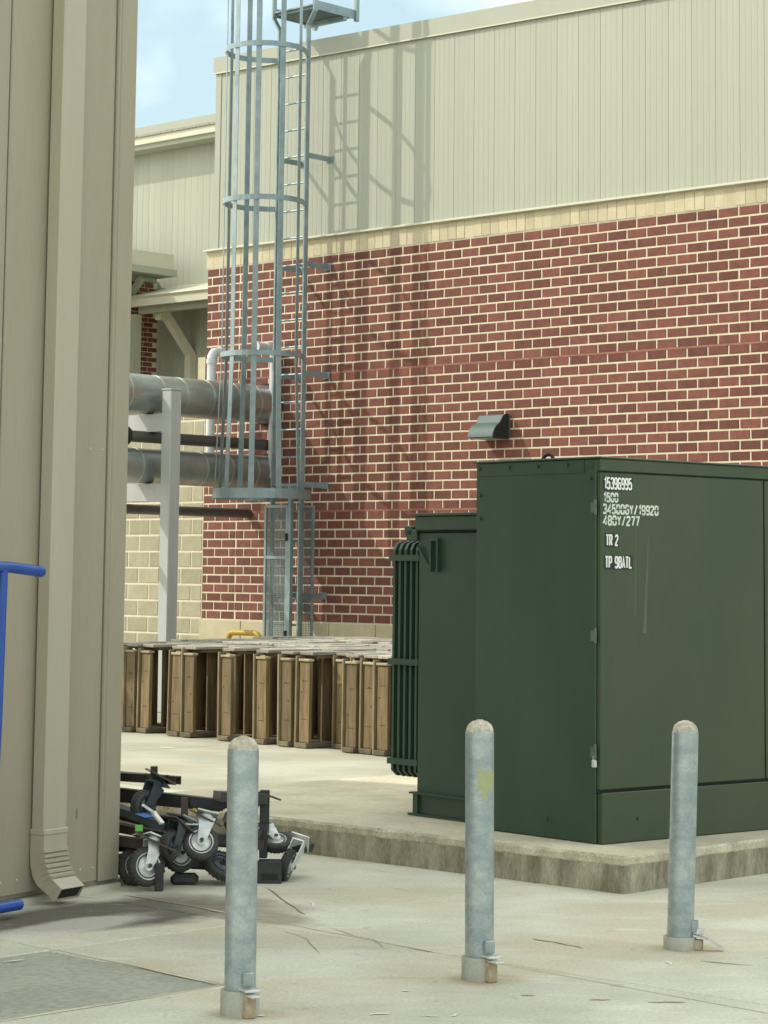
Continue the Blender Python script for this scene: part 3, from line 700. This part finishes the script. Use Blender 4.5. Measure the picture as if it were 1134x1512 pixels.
# ------------------------------------------------------------------ wall light
wl = thing('wall_light', 'small green grey wedge wall light on the red brick', 'wall light', W0, WROT)
a0, a1 = 1.462, 1.838
MB().box(a0, a1, -.03, -.005, 3.115, 3.385).build('back_box', 'bronze', wl)
prof = [(-.031, 3.118), (-.031, 3.385), (-.06, 3.388), (-.10, 3.375), (-.13, 3.33), (-.145, 3.29), (-.165, 3.285), (-.215, 3.265), (-.26, 3.22), (-.290, 3.16), (-.297, 3.125), (-.285, 3.118)]
MB().prism(prof, a0, a1 - .012, 'x').build('hood', 'bronze', wl, True, angle=30)
MB().prism([(-.028, 3.108), (-.028, 3.39), (-.07, 3.392), (-.12, 3.365), (-.165, 3.30), (-.25, 3.23), (-.275, 3.108)], a1 - .0118, a1, 'x').build('end_cap', 'blackgap', wl)
MB().box(a0 + .03, a1 - .04, -.26, -.05, 3.108, 3.1178).build('lens', 'lens', wl)

# ------------------------------------------------------------------ pipes and their rack
def wthing(name, label, cat, group=None): return thing(name, label, cat, W0, WROT, group)
def jacket_pipe(s, z, r, t, label):
    p = wthing('insulated_pipe', label, 'pipe', 'insulated pipes entering the brick wall')
    MB().tube([(s, -t, z), (s, -.03, z)], r, 40).build('jacket', 'pipe', p, True)
    k = .32
    while k < t:
        MB().tube([(s, -k - .012, z), (s, -k + .012, z)], r + .004, 40).build('band', 'pipeband', p, True); k += random.choice((.42, .5, .12, .36))
    MB().tube([(s, -.032, z), (s, -.004, z)], r + .03, 32).build('wall_collar', 'blackgap', p, True)
    return p
jacket_pipe(-2.05, 3.655, .233, 6.5, 'upper fat silver insulated pipe entering the brick wall')
jacket_pipe(-2.05, 2.82, .205, 6.5, 'lower fat silver insulated pipe, below the thin black one')
def thin_pipe(name, s, z, r, t, label, m='darkpipe', fl=2.35):
    p = wthing(name, label, 'pipe'); MB().tube([(s, -t, z), (s, -.004, z)], r, 20).build('pipe_run', m, p, True)
    MB().tube([(s, -fl - .03, z), (s, -fl + .03, z)], r + .045, 20).build('flange', 'blackgap', p, True)
    for k in range(4):
        a = R(45 + 90 * k); MB().tube([(s + (r + .03) * math.cos(a), -fl - .05, z + (r + .03) * math.sin(a)), (s + (r + .03) * math.cos(a), -fl + .05, z + (r + .03) * math.sin(a))], .012, 6).build('bolt', 'zinc', p)
    return p
thin_pipe('dark_pipe', -2.00, 3.155, .068, 6.5, 'thin black pipe running between the two fat silver pipes')
thin_pipe('grey_pipe', -2.36, 2.325, .058, 6.5, 'thin grey pipe below the fat pipes, entering the wall left of the ladder')
def arc(p0, p1, p2, n=7):
    p0, p1, p2 = map(Vector, (p0, p1, p2)); return [(p0 * (1 - t) ** 2 + p1 * 2 * t * (1 - t) + p2 * t * t) for t in [i / (n - 1) for i in range(n)]]
p = wthing('drain_pipe', 'white elbowed drain pipe dropping behind the left edge of the ladder cage', 'pipe', 'white drain pipes')
MB().tube([(-2.70, -.006, 4.325), (-2.70, -.24, 4.325)] + arc((-2.70, -.26, 4.325), (-2.70, -.36, 4.325), (-2.70, -.36, 4.225)) + [(-2.70, -.36, 2.9)], .056, 16).build('pipe_run', 'pvc', p, True)
MB().tube([(-2.70, -.19, 4.325), (-2.70, -.24, 4.325)], .066, 16).build('coupling', 'pvc', p, True)
MB().tube([(-2.70, -.36, 4.23), (-2.70, -.36, 4.17)], .066, 16).build('coupling', 'pvc', p, True)
p = wthing('drain_pipe', 'white elbowed drain pipe against the bricks behind the ladder rails', 'pipe', 'white drain pipes')
MB().tube([(-1.86, -.40, 4.33), (-1.86, -.20, 4.335)] + arc((-1.86, -.18, 4.335), (-1.86, -.09, 4.335), (-1.86, -.09, 4.24)) + [(-1.86, -.09, 2.75)], .058, 16).build('pipe_run', 'pvc', p, True)
MB().tube([(-1.86, -.25, 4.335), (-1.86, -.20, 4.335)], .068, 16).build('coupling', 'pvc', p, True)
MB().tube([(-1.86, -.41, 4.33), (-1.86, -.36, 4.33)], .068, 16).build('coupling', 'pvc', p, True)

rk = wthing('pipe_rack', 'pale grey square steel post with cross beams carrying the pipes', 'pipe support')
ps, py_ = -1.63, -1.956
MB().cbox(ps - .08, ps + .08, py_ - .08, py_ + .08, 0, 3.685, .008).build('post', 'post', rk)
MB().cbox(ps - .088, ps + .088, py_ - .088, py_ + .088, 3.685, 3.702, .003).build('post_cap', 'post', rk)
MB().cbox(-2.72, -2.56, py_ - .08, py_ + .08, 0, 3.685, .008).build('post', 'post', rk)
for zt in (3.655 - .236, 2.82 - .208):
    MB().box(-2.555, ps - .082, py_ - .055, py_ + .055, zt - .205, zt - .002).build('cross_beam', 'post', rk)

# yellow guard hoop behind the pallets
yg = wthing('guard_rail', 'yellow painted hoop rail poking up behind the pallets, left of the ladder', 'guard rail')
MB().tube([(-1.46, -1.15, 0), (-1.46, -1.15, .80)] + arc((-1.46, -1.15, .82), (-1.46, -1.15, .905), (-1.36, -1.15, .905)) + arc((-1.05, -1.15, .905), (-.93, -1.15, .905), (-.93, -1.15, .80)) + [(-.93, -1.15, 0)], .033, 12).build('hoop_tube', 'yellow', yg, True)

# ------------------------------------------------------------------ pallets standing on edge
PROT = math.atan2(-.739, .673); PO = Vector((-2.561, 23.717, 0))
PX = Vector((math.cos(PROT), math.sin(PROT), 0)); PY = Vector((-math.sin(PROT), math.cos(PROT), 0))
def make_pallet(var):
    root = thing('pallet', 'pallet', 'pallet', PO, PROT, 'upright pallets in the front row')
    W, H, Dp = .183, .872, 1.02
    jt = lambda a: random.uniform(-a, a)
    MB().cbox(.022, W, -.030 + jt(.006), .34, .006, .050, .006).build('bottom_runner', 'woodfoot', root)
    MB().cbox(0, W, .345, Dp, .0, .040, .004).build('bottom_runner', 'wooddark', root)
    e = MB().cbox(.040, W - .004, .0, .038, .052, .785 + jt(.008), .003).build('end_board', 'wood', root)
    mb = MB()
    for zz in (.24 + jt(.03), .58 + jt(.03)): mb.box(.075, W - .035, -.0012, -.0004, zz, zz + .006)
    mb.build('nail_strip', 'woodknot', e, kind='stuff')
    for k in range(1 + var % 2):
        x = random.uniform(.07, .15); z = random.uniform(.15, .72)
        MB().lathe([(.009, 0), (.009, .0012), (.004, .0016)], 10, Matrix.Translation((x, -.0004, z)) @ Matrix.Rotation(R(90), 4, 'X')).build('knot', 'woodknot', e)
    MB().cbox(.034, W, -.016, .052, .790, .812, .004).build('end_cap', 'woodpale', root)
    MB().cbox(0, W, .030 + jt(.012), .50, .846, H + jt(.005), .004).build('top_board', 'woodgrey', root)
    MB().cbox(.003, W - .003, .505, Dp, .842, H + jt(.008), .004).build('top_board', 'woodgrey', root)
    MB().cbox(.03, W - .02, .10, .48, .815, .8455, .004).build('top_rail', 'wooddark', root)
    MB().cbox(.03, W - .01, Dp - .04, Dp, .047, .838, .003).build('end_board', 'wood', root)
    MB().cbox(.06, W - .05, .42, .50, .047, .838, .003).build('centre_board', 'wood', root)
    for k, y in enumerate((-.020, .30, .60, .90)):
        MB().cbox(jt(.003), .022, y, y + (.075 if k == 0 else .105), .010 if k == 0 else .045, .842 + jt(.012), .002).build('deck_board', 'woodstrip' if k == 0 else 'wood', root)
    for k, y in enumerate((.46, .80)): MB().cbox(W - .018, W, y, y + .105, .046, .838, .002).build('deck_board', 'wood', root)
    return root
protos = [make_pallet(i) for i in range(3)]
used = set()
def put_pallet(p, d, k, label, rz=0.0, dz=0.0, grp=None):
    if k not in used: used.add(k); o = protos[k]
    else: o = copy_tree(protos[k])
    q = PO + PX * p + PY * d
    o.location = (q.x, q.y, dz); o.rotation_euler = (random.uniform(-.006, .006), random.uniform(-.012, .012), PROT + rz); o['label'] = label
    if grp: o['group'] = grp
ordn = 'first second third fourth fifth sixth seventh eighth ninth tenth eleventh twelfth thirteenth fourteenth'.split()
front = [0, .205, .752, .977, 1.53, 2.05, 2.42, 2.65, 3.325, 3.525, 3.745, 3.96, 4.2]
for i, pp in enumerate([-.42] + front):
    where = '' if i == 0 else ''
    put_pallet(pp, random.uniform(-.03, .03), i % 3, 'upright pallet with tan end board, %s from the left in front row%s' % (ordn[i], where), random.uniform(-.02, .02))
for i, (pp, d) in enumerate(((.50, .42), (1.27, .50), (1.80, .46), (2.93, .40), (3.12, .48))):
    put_pallet(pp, d * .55, (i + 1) % 3, 'set-back upright pallet in the shade, %s recessed one from the left' % ordn[i], random.uniform(-.05, .05), 0, 'set-back pallets')
for row, (d0, dz) in enumerate(((1.10, .012), (2.16, .030))):
    pp = -.7
    while pp < 4.3:
        put_pallet(pp, d0 + random.uniform(-.03, .03), random.randrange(3), 'weathered grey pallet top in the %s row behind the front pallets' % ('second', 'third')[row], random.uniform(-.015, .015), dz + random.uniform(-.006, .006), '%s row of pallets behind the front row' % ('second', 'third')[row])
        pp += random.choice((.195, .2, .215, .24))

# ------------------------------------------------------------------ transformer
tr = thing('transformer', 'large dark green pad-mounted transformer with white numbers on its door', 'transformer', TC, TROT)
Wd = 2.66
MB().cbox(.0, Wd, .034, .985, .002, 2.028, .006).build('cabinet', 'green', tr)
MB().cbox(-.012, Wd + .012, -.008, 1.0, 2.0285, 2.040, .004).build('roof_cap', 'green', tr)
MB().cbox(.0, Wd, -.002, .0335, 1.962, 2.0283, .004).build('header', 'olive', tr)
MB().cbox(.004, 1.313, .0, .0300, .282, 1.955, .005).build('door', 'olive', tr)
MB().cbox(1.325, Wd - .004, .0, .0300, .282, 1.955, .005).build('door', 'olive', tr)
MB().box(1.3135, 1.3245, .012, .033, .28, 1.96).build('door_gap', 'blackgap', tr)
MB().box(.002, Wd - .002, .016, .0338, .268, .281).build('door_gap', 'blackgap', tr)
MB().cbox(.012, Wd, -.006, .0337, .002, .267, .005).build('sill', 'olive', tr)
mb = MB().box(-.0035, -.0003, .12, .975, 1.955, 2.024); mb.box(-.0035, -.0003, .04, .115, 1.985, 2.024)
mb.build('side_flange', 'green', tr)
def bolts(pts, nrm='x', r=.011):
    for (a, b, c) in pts:
        m_ = MB(); tip = (a - .008, b, c) if nrm == 'x' else (a, b - .008, c)
        m_.tube([(a, b, c), tip], r, 6).build('bolt', 'green', tr)
bolts([(-.003, l, 2.0) for l in (.25, .48, .71, .955)] + [(0, .075, 1.925), (0, .95, 1.85), (0, .95, 1.72), (0, .40, .10)])
bolts([(.28, -.006, .12)], 'y', .009)
for z in (1.78, 1.10, .49):
    mb = MB().box(-.012, -.0003, .026, .062, z - .04, z + .015); mb.tube([(-.010, .026, z - .05), (-.010, .026, z + .03)], .008, 8)
    mb.build('hinge', 'wornedge', tr)
mb = MB().cbox(-.022, -.002, .018, .045, .40, .44, .004); mb.tube([(-.012, .024, .44), (-.012, .024, .458), (-.012, .039, .458), (-.012, .039, .44)], .0035, 6)
mb.build('padlock', 'zinc', tr)
MB().tube([(.25, .62, 2.04)] + arc((.25, .62, 2.06), (.25, .66, 2.11), (.25, .72, 2.04), 6), .010, 8).build('lifting_eye', 'blackgap', tr)
# tank and its lid, set in from the cabinet side
MB().cbox(.19, 2.47, .99, 1.695, .12, 1.650, .006).build('tank', 'green', tr)
MB().cbox(.16, 2.50, .99, 1.70, 1.662, 1.745, .005).build('tank_lid', 'green', tr)
MB().box(.19, 2.46, .99, 1.69, 1.651, 1.6615).build('lid_gap', 'blackgap', tr)
MB().cbox(.145, 2.52, .992, 1.715, 1.7455, 1.762, .003).build('lid_rim', 'green', tr)
MB().cbox(.175, .1895, 1.02, 1.09, .13, 1.645, .003).build('corner_strip', 'green', tr)
mb = MB().box(.165, 2.49, 1.0, 1.745, .001, .014); mb.box(.182, .198, 1.0, 1.72, .014, .128); mb.box(.15, .20, 1.0, 1.72, .1285, .138)
for l in (1.06, 1.66): mb.box(.165, .1815, l, l + .012, .014, .128)
mb.build('tank_base', 'green', tr)
mb = MB().cbox(.17, .24, 1.70, 1.79, 1.60, 1.668, .006); mb.cbox(.17, .24, 1.735, 1.81, 1.632, 1.690, .006)
mb.build('lifting_lug', 'green', tr)
mb = MB().box(.165, .189, 1.56, 1.576, 1.42, 1.615); mb.bar((.177, 1.568, 1.425), (.177, 1.69, 1.57), .012, .014); mb.box(.165, .189, 1.50, 1.512, 1.42, 1.615); mb.box(.165, .1885, 1.512, 1.56, 1.60, 1.615)
mb.build('lifting_hook', 'green', tr)
# cooling fins behind the tank
for k in range(5):
    l = 1.735 + .052 * k
    prof = [(.23, .245), (.23, 1.55), (.25, 1.585), (.29, 1.60), (2.36, 1.60), (2.40, 1.55), (2.40, .245), (2.36, .21), (.27, .21)]
    MB().prism([(p[0] - .012, p[1]) for p in prof], l, l + .020, 'y').build('cooling_fin', 'green', tr)
for z in (1.50, .885, .30): MB().box(.195, .2165, 1.70, 1.975, z - .018, z + .018).build('fin_brace', 'green', tr)
mb = MB()
for z in (1.45, .36): mb.tube([(.6, 1.69, z), (.6, 1.97, z)], .045, 12); mb.tube([(1.9, 1.69, z), (1.9, 1.97, z)], .045, 12)
mb.build('header_pipe', 'green', tr, True)
# lettering
def put_text(s, x, z, h, width, m, stroke, plate):
    me = text_mesh(s, h, width, stroke, not plate); yo = -.0022 if plate else -.0012
    for v in me.vertices: v.co = Vector((x + v.co.x, yo, z + v.co.z))
    me.materials.append(M[m])
    if plate:
        pl = MB().box(x - .010, x + width + .010, -.0016, -.0002, z - .011, z + h + .011).build('number_label', 'sticker', tr, label='black sticker reading %s in white' % s)
        link('lettering', me, pl, kind='stuff')
    else: link('stencil_lettering', me, tr, kind='stuff', label='white stencilled figures reading %s' % s)
put_text('15396995', .030, 1.870, .056, .205, 'white', .0098, True)
put_text('1500', .026, 1.801, .043, .104, 'stencil', .0100, False)
put_text('34500GY/19920', .022, 1.738, .045, .42, 'stencil', .0105, False)
put_text('480Y/277', .024, 1.677, .045, .27, 'stencil', .0105, False)
put_text('TR 2', .044, 1.568, .053, .086, 'white', .0098, True)
put_text('TP 98ATL', .038, 1.450, .056, .198, 'white', .0098, True)
for pts, nm in (([(.365, 1.62), (.372, 1.62), (.352, 1.10), (.325, 1.10)], 'scuff'), ([(.27, 1.78), (.275, 1.78), (.268, 1.2), (.262, 1.2)], 'scuff')):
    MB().add([(x, -.0006, z) for x, z in pts], [(0, 1, 2, 3)]).build(nm, 'scuff', tr)
MB().add([(.1896, 1.10, .9), (.1896, 1.42, .9), (.1896, 1.42, .55), (.1896, 1.10, .62)], [(0, 1, 2, 3)]) if False else None

# ------------------------------------------------------------------ bollards
def bollard(x, y, h, lean, label, arot, spot=False, low=False, turn=0.0):
    t = thing('bollard', label, 'bollard', (x, y, 0), turn, 'steel bollards in front of the transformer')
    r = .0572; h -= .042
    lm = Matrix.Rotation(lean, 4, 'Y')
    def lv(mb): mb.v = [tuple(lm @ Vector(p)) for p in mb.v]; return mb
    lv(MB().lathe([(r, .004), (r, h - .05), (r - .003, h - .046)], 40)).build('post', 'galv', t, True)
    prof = [(r - .002, h - .0465)]
    for k in range(1, 9):
        a = R(90 * k / 8); prof.append(((r - .002) * math.cos(a), h - .046 + .046 * math.sin(a) + (random.uniform(-.0015, .0015) if k < 8 else 0)))
    lv(MB().lathe(prof, 28)).build('cap', 'cap', t, True, angle=60)
    sz = .055 if low else .090
    MB().lathe([(.071, .0), (.071, sz - .003), (.069, sz), (r + .001, sz), (r + .001, sz - .01)], 40).build('sleeve', 'sleeve', t, True)
    m2 = Matrix.Rotation(arot, 4, 'Z')
    def rot(mb): mb.v = [tuple(m2 @ Vector(p)) for p in mb.v]; return mb
    rot(MB().cbox(r - .006, r + .020, -.022, .022, sz + .020, sz + .068, .003)).build('post_lug', 'galv', t)
    rot(MB().cbox(.062, .098, -.021, .021, .0, sz - .012, .004)).build('sleeve_lug', 'rust', t)
    if not low:
        rot(MB().cbox(.048, .112, -.030, .030, sz + .004, sz + .012, .002)).build('hasp', 'zinc', t)
        rot(MB().cbox(.085, .150, -.012 - .012, .012, sz - .010, sz - .003, .002)).build('hasp_pin', 'zinc', t)
    else:
        mb = MB().bar((.06, 0, .062), (.115, 0, .050), .045, .007); mb.bar((.115, 0, .050), (.185, .01, .010), .040, .007); rot(mb).build('hasp', 'zinc', t)
        rot(MB().cbox(.070, .105, -.018, .012, .066, .090, .004)).build('hasp_pin', 'zinc', t)
    if spot:
        mb = MB(); v = []; f = []; nu, nv = 8, 6
        for j in range(nv + 1):
            for i in range(nu + 1):
                a = R(-100 + 80 * i / nu); z = .735 + .080 * j / nv + (.010 * math.sin(i * 1.7) if j in (0, nv) else 0)
                if j == 0 and i in (2, 3): z -= .035
                v.append(((r + .0008) * math.cos(a), (r + .0008) * math.sin(a), z))
        for j in range(nv):
            for i in range(nu): q = j * (nu + 1) + i; f.append((q, q + 1, q + nu + 2, q + nu + 1))
        lv(mb.add(v, f)).build('paint_smear', 'yelspot', t, True)
    return t
bollard(-.493, 8.65, 1.035, -.004, 'galvanized steel bollard in front of the casters, nearest to the camera', R(-62))
bollard(.405, 9.448, 1.055, -.005, 'galvanized steel bollard with a yellow paint smear', R(-58), True)
bollard(1.301, 10.267, 1.012, .028, 'galvanized steel bollard with its latch folded down, in front of the transformer door', R(-18), low=True)

# ------------------------------------------------------------------ pile of steel dollies with swivel casters
def caster(parent, plate, hub, axle, r=.094, wd=.046, fork='zinc', tyre='rubber', rim='zinc', brake=False):
    """fork plate to hub, tyre and rim hang on it"""
    P = Vector(plate); Hh = Vector(hub); up = (P - Hh).normalized(); ax = Vector(axle); ax = (ax - up * ax.dot(up)).normalized(); fw = ax.cross(up)
    dist = (P - Hh).length
    mt = Matrix((fw, ax, up)).transposed().to_4x4(); mt.translation = Hh          # local x forward, y axle, z up; hub at origin
    def X(mb): mb.v = [tuple(mt @ Vector(p)) for p in mb.v]; return mb
    top = max(dist, r * 1.12); k = wd / 2 + .008
    mb = MB()
    for sgn in (-1, 1):
        y = sgn * k
        poly = [(-.020, -.012), (-.008, -.024), (.008, -.024), (.020, -.012), (.030, top * .55), (.045, top - .012), (-.045, top - .012), (-.034, top * .5)]
        mb.prism(poly, y - .003, y + .003, 'y')
    mb.box(-.045, .045, -k - .003, k + .003, top - .0118, top - .004)
    mb.lathe([(.036, top - .0038), (.036, top + .010), (.030, top + .016)], 18)
    mb.tube([(0, -k - .012, 0), (0, k + .012, 0)], .009, 8)
    c = X(mb).build('caster', fork, parent)
    mb = MB().box(-.055, .055, -.050, .050, top + .0165, top + .024)
    X(mb).build('mount_plate', fork, c)
    h = wd / 2; prof = [(r * .70, -h), (r * .86, -h * 1.02), (r * .96, -h * .80), (r, -h * .35), (r, h * .35), (r * .96, h * .80), (r * .86, h * 1.02), (r * .70, h)]
    ry = Matrix.Rotation(R(90), 4, 'X'); nseg = 48
    mb = MB(); mb.lathe(prof, nseg, ry, False)
    # tread blocks
    for q in range(24):
        a = 2 * math.pi * q / 24
        for sg in (-1, 1):
            b = a + (0.13 if sg > 0 else 0)
            p0 = Vector((math.cos(b) * (r * .992), sg * h * .1, math.sin(b) * (r * .992))); p1 = Vector((math.cos(b + .06) * (r * .975), sg * h * .80, math.sin(b + .06) * (r * .975)))
            mb.bar(p0, p1, .011, .006, (math.cos(b), 0, math.sin(b)))
    X(mb).build('tyre', tyre, c, True, angle=50)
    prof = [(r * .20, -h * 1.05), (r * .26, -h * .8), (r * .50, -h * .55), (r * .62, -h * .9), (r * .70, -h * 1.04), (r * .70, h * 1.04), (r * .62, h * .9), (r * .50, h * .55), (r * .26, h * .8), (r * .20, h * 1.05)]
    mb = MB(); mb.lathe(prof, 32, ry); X(mb).build('rim', rim, c, True, angle=40)
    mb = MB()
    for sg in (-1, 1): mb.lathe([(r * .56, sg * h * .86), (r * .56, sg * h * 1.0), (r * .62, sg * h * 1.0), (r * .62, sg * h * .86)], 28, ry, False)
    X(mb).build('groove_shade', 'blacksteel', c)  # black ring painting the shade in the groove of the rim
    mb = MB().tube([(0, -k - .016, 0), (0, -k - .0125, 0)], .012, 6); mb.tube([(0, k + .0125, 0), (0, k + .016, 0)], .012, 6); X(mb).build('axle_nut', 'blacksteel', c, kind='stuff')
    if brake:
        mb = MB().bar((.03, 0, top * .62), (.105, 0, top * .50), .05, .008); mb.bar((.105, 0, top * .50), (.125, 0, top * .30), .05, .008); X(mb).build('brake_pedal', fork, c)
    return c
BACK = Vector((-.856, .517, 0))
def dolly(label): return thing('dolly', label, 'dolly', (0, 0, 0), 0, 'steel caster dollies piled by the wall')
def rail(parent, p, q, wd, h, m, name='frame_rail', ext=1.1, up=(0, 0, 1), chan=True):
    """angle iron: a web and a flange, carried on behind the building corner"""
    p = Vector(p); q = Vector(q); d = (p - q).normalized(); far = p + d * ext
    if far.z < .03: far.z = .03
    mb = MB().bar(far, q, wd, .006, up); dn = Vector((0, 0, -h / 2)); s = (q - far).cross(Vector(up)).normalized() * (wd / 2 - .003)
    mb.bar(far + dn + s, q + dn + s, .006, h, up); mb.bar(far + dn - s, q + dn - s, .006, h, up)
    return mb.build(name, m, parent)
# topmost dolly
d1 = dolly('topmost black steel dolly frame of the pile with a dull caster hanging from its end')
rail(d1, (-1.373, 12.40, .540), (-1.10, 12.25, .540), .05, .040, 'blacksteel')
rail(d1, (-1.375, 12.62, .525), (-1.05, 12.42, .520), .05, .040, 'brownsteel')
MB().bar((-1.19, 12.20, .575), (-1.06, 12.24, .505), .13, .010, (0, 0, 1)).build('end_plate', 'brownsteel', d1)
MB().bar((-1.165, 12.28, .45), (-1.165, 12.28, .585), .035, .035).build('end_post', 'blacksteel', d1)
caster(d1, (-1.150, 12.22, .500), (-1.205, 12.16, .395), (.93, -.30, .35), r=.080, fork='bluesteel', rim='bluesteel')
# second
d2 = dolly('long black dolly frame lying across the pile with a bright caster below')
rail(d2, (-1.382, 12.50, .452), (-.79, 12.36, .408), .06, .045, 'blacksteel')
rail(d2, (-1.382, 12.72, .40), (-.83, 12.58, .37), .05, .040, 'brownsteel', ext=.8)
MB().bar((-.84, 12.30, .435), (-.60, 12.42, .415), .10, .05).build('end_block', 'blacksteel', d2)
MB().bar((-.955, 12.14, .375), (-.815, 12.18, .300), .12, .009).build('end_plate', 'brownsteel', d2)
MB().bar((-1.01, 12.36, .30), (-1.01, 12.36, .42), .035, .035).build('end_post', 'brownsteel', d2)
caster(d2, (-.880, 12.15, .336), (-.902, 12.08, .220), (.10, -.98, .08), r=.091, brake=True)
MB().box(-.945, -.93, 12.10, 12.104, .375, .392).build('yellow_tag', 'yellow', d2)
# third
d3 = dolly('slate grey dolly frame with a blue tag, slanting down to two casters')
rail(d3, (-1.347, 12.20, .392), (-1.06, 12.0, .322), .075, .035, 'bluesteel')
rail(d3, (-1.36, 12.42, .34), (-1.06, 12.22, .29), .05, .035, 'blacksteel')
MB().bar((-1.07, 11.98, .365), (-.985, 12.10, .270), .13, .008).build('end_plate', 'brownsteel', d3)
caster(d3, (-.985, 12.26, .290), (-1.020, 12.18, .150), (.42, -.88, .05), r=.090)
caster(d3, (-1.012, 12.03, .330), (-1.046, 11.99, .218), (.92, -.38, .12), r=.076, fork='bluesteel', rim='bluesteel')
mb = MB().bar((-1.185, 11.94, .420), (-1.135, 11.96, .385), .03, .012); mb.bar((-1.135, 11.96, .385), (-1.085, 11.93, .33), .03, .012); mb.build('brake_pedal', 'zinc', d3)
q = Vector((-1.186, 12.072, .3568)); MB().bar(q + Vector((-.028, .0196, .0069)), q + Vector((.028, -.0196, -.0069)), .077, .0015).build('blue_tag', 'blue_tag', d3)
# fourth
d4 = dolly('rusty brown dolly frame with a green tag and twin casters, low in the pile')
rail(d4, (-1.356, 12.30, .290), (-1.02, 12.08, .262), .06, .040, 'brownsteel')
rail(d4, (-1.36, 12.16, .245), (-1.16, 12.03, .235), .05, .045, 'brownsteel')
MB().bar((-1.215, 11.95, .282), (-1.02, 11.98, .195), .12, .009).build('end_plate', 'brownsteel', d4)
caster(d4, (-1.128, 11.98, .240), (-1.160, 11.93, .118), (.45, -.87, .06), r=.097)
caster(d4, (-1.20, 12.16, .215), (-1.234, 12.12, .098), (.45, -.87, .06), r=.096, rim='sleeve')
MB().box(-1.222, -1.184, 11.944, 11.947, .290, .322).build('green_tag', 'green_tag', d4)
# bottom
d5 = dolly('black dolly frame flat on the concrete at the bottom of the pile')
for (a, b) in (((-1.364, 12.40, .185), (-1.15, 12.27, .185)), ((-1.362, 12.42, .095), (-1.15, 12.30, .095)), ((-1.35, 12.24, .140), (-1.18, 12.13, .140))):
    rail(d5, a, b, .05, .045, 'blacksteel')
mb = MB().cbox(-.62, -.495, 12.24, 12.36, .0, .112, .004); mb.build('box_tube', 'blacksteel', d5)
MB().cbox(-.60, -.515, 12.236, 12.24, .02, .05, .001).build('tube_mouth', 'blackgap', d5)
MB().cbox(-1.115, -1.075, 11.90, 11.96, .0, .135, .004).build('foot', 'blacksteel', d5)
MB().cbox(-1.06, -.92, 12.14, 12.24, .0, .055, .018).build('foot', 'rubber', d5)
MB().bar((-1.1, 12.34, .10), (-.52, 12.38, .06), .06, .06).build('frame_rail', 'blacksteel', d5)
MB().bar((-.86, 12.36, .20), (-.60, 12.40, .18), .07, .05).build('frame_rail', 'brownsteel', d5, label='rust brown frame rail')
MB().bar((-1.02, 12.30, .23), (-.62, 12.36, .20), .09, .05).build('frame_rail', 'blacksteel', d5)
MB().bar((-1.05, 12.22, .10), (-.70, 12.32, .13), .08, .05).build('frame_rail', 'blacksteel', d5)
MB().bar((-.78, 12.26, .33), (-.63, 12.34, .24), .10, .04).build('frame_rail', 'blacksteel', d5)
caster(d5, (-.690, 12.32, .100), (-.800, 12.20, .092), (.10, -.72, .68), r=.098, fork='blacksteel', rim='bluesteel')
# right hand one standing on edge
d6 = dolly('black dolly standing on edge at the right end of the pile with two zinc casters')
mb = MB().bar((-.60, 12.50, .14), (-.60, 12.50, .45), .05, .05, (1, 0, 0)); mb.build('frame_rail', 'blacksteel', d6)
MB().bar((-.66, 12.46, .452), (-.53, 12.50, .405), .12, .010).build('end_plate', 'brownsteel', d6)
MB().bar((-.60, 12.44, .285), (-.60, 12.44, .11), .09, .04, (1, 0, 0)).build('frame_rail', 'blacksteel', d6)
MB().bar((-.50, 12.60, .205), (-.375, 12.50, .150), .11, .045).build('end_block', 'blacksteel', d6)
MB().bar((-.62, 12.66, .19), (-.42, 12.60, .185), .05, .05).build('frame_rail', 'blacksteel', d6)
caster(d6, (-.418, 12.48, .172), (-.472, 12.36, .082), (.85, -.35, -.35), r=.082)
caster(d6, (-.60, 12.56, .235), (-.535, 12.46, .185), (.25, -.75, .62), r=.078)
caster(d6, (-.66, 12.44, .42), (-.73, 12.40, .31), (.8, -.5, .25), r=.085, fork='blacksteel', rim='bluesteel')
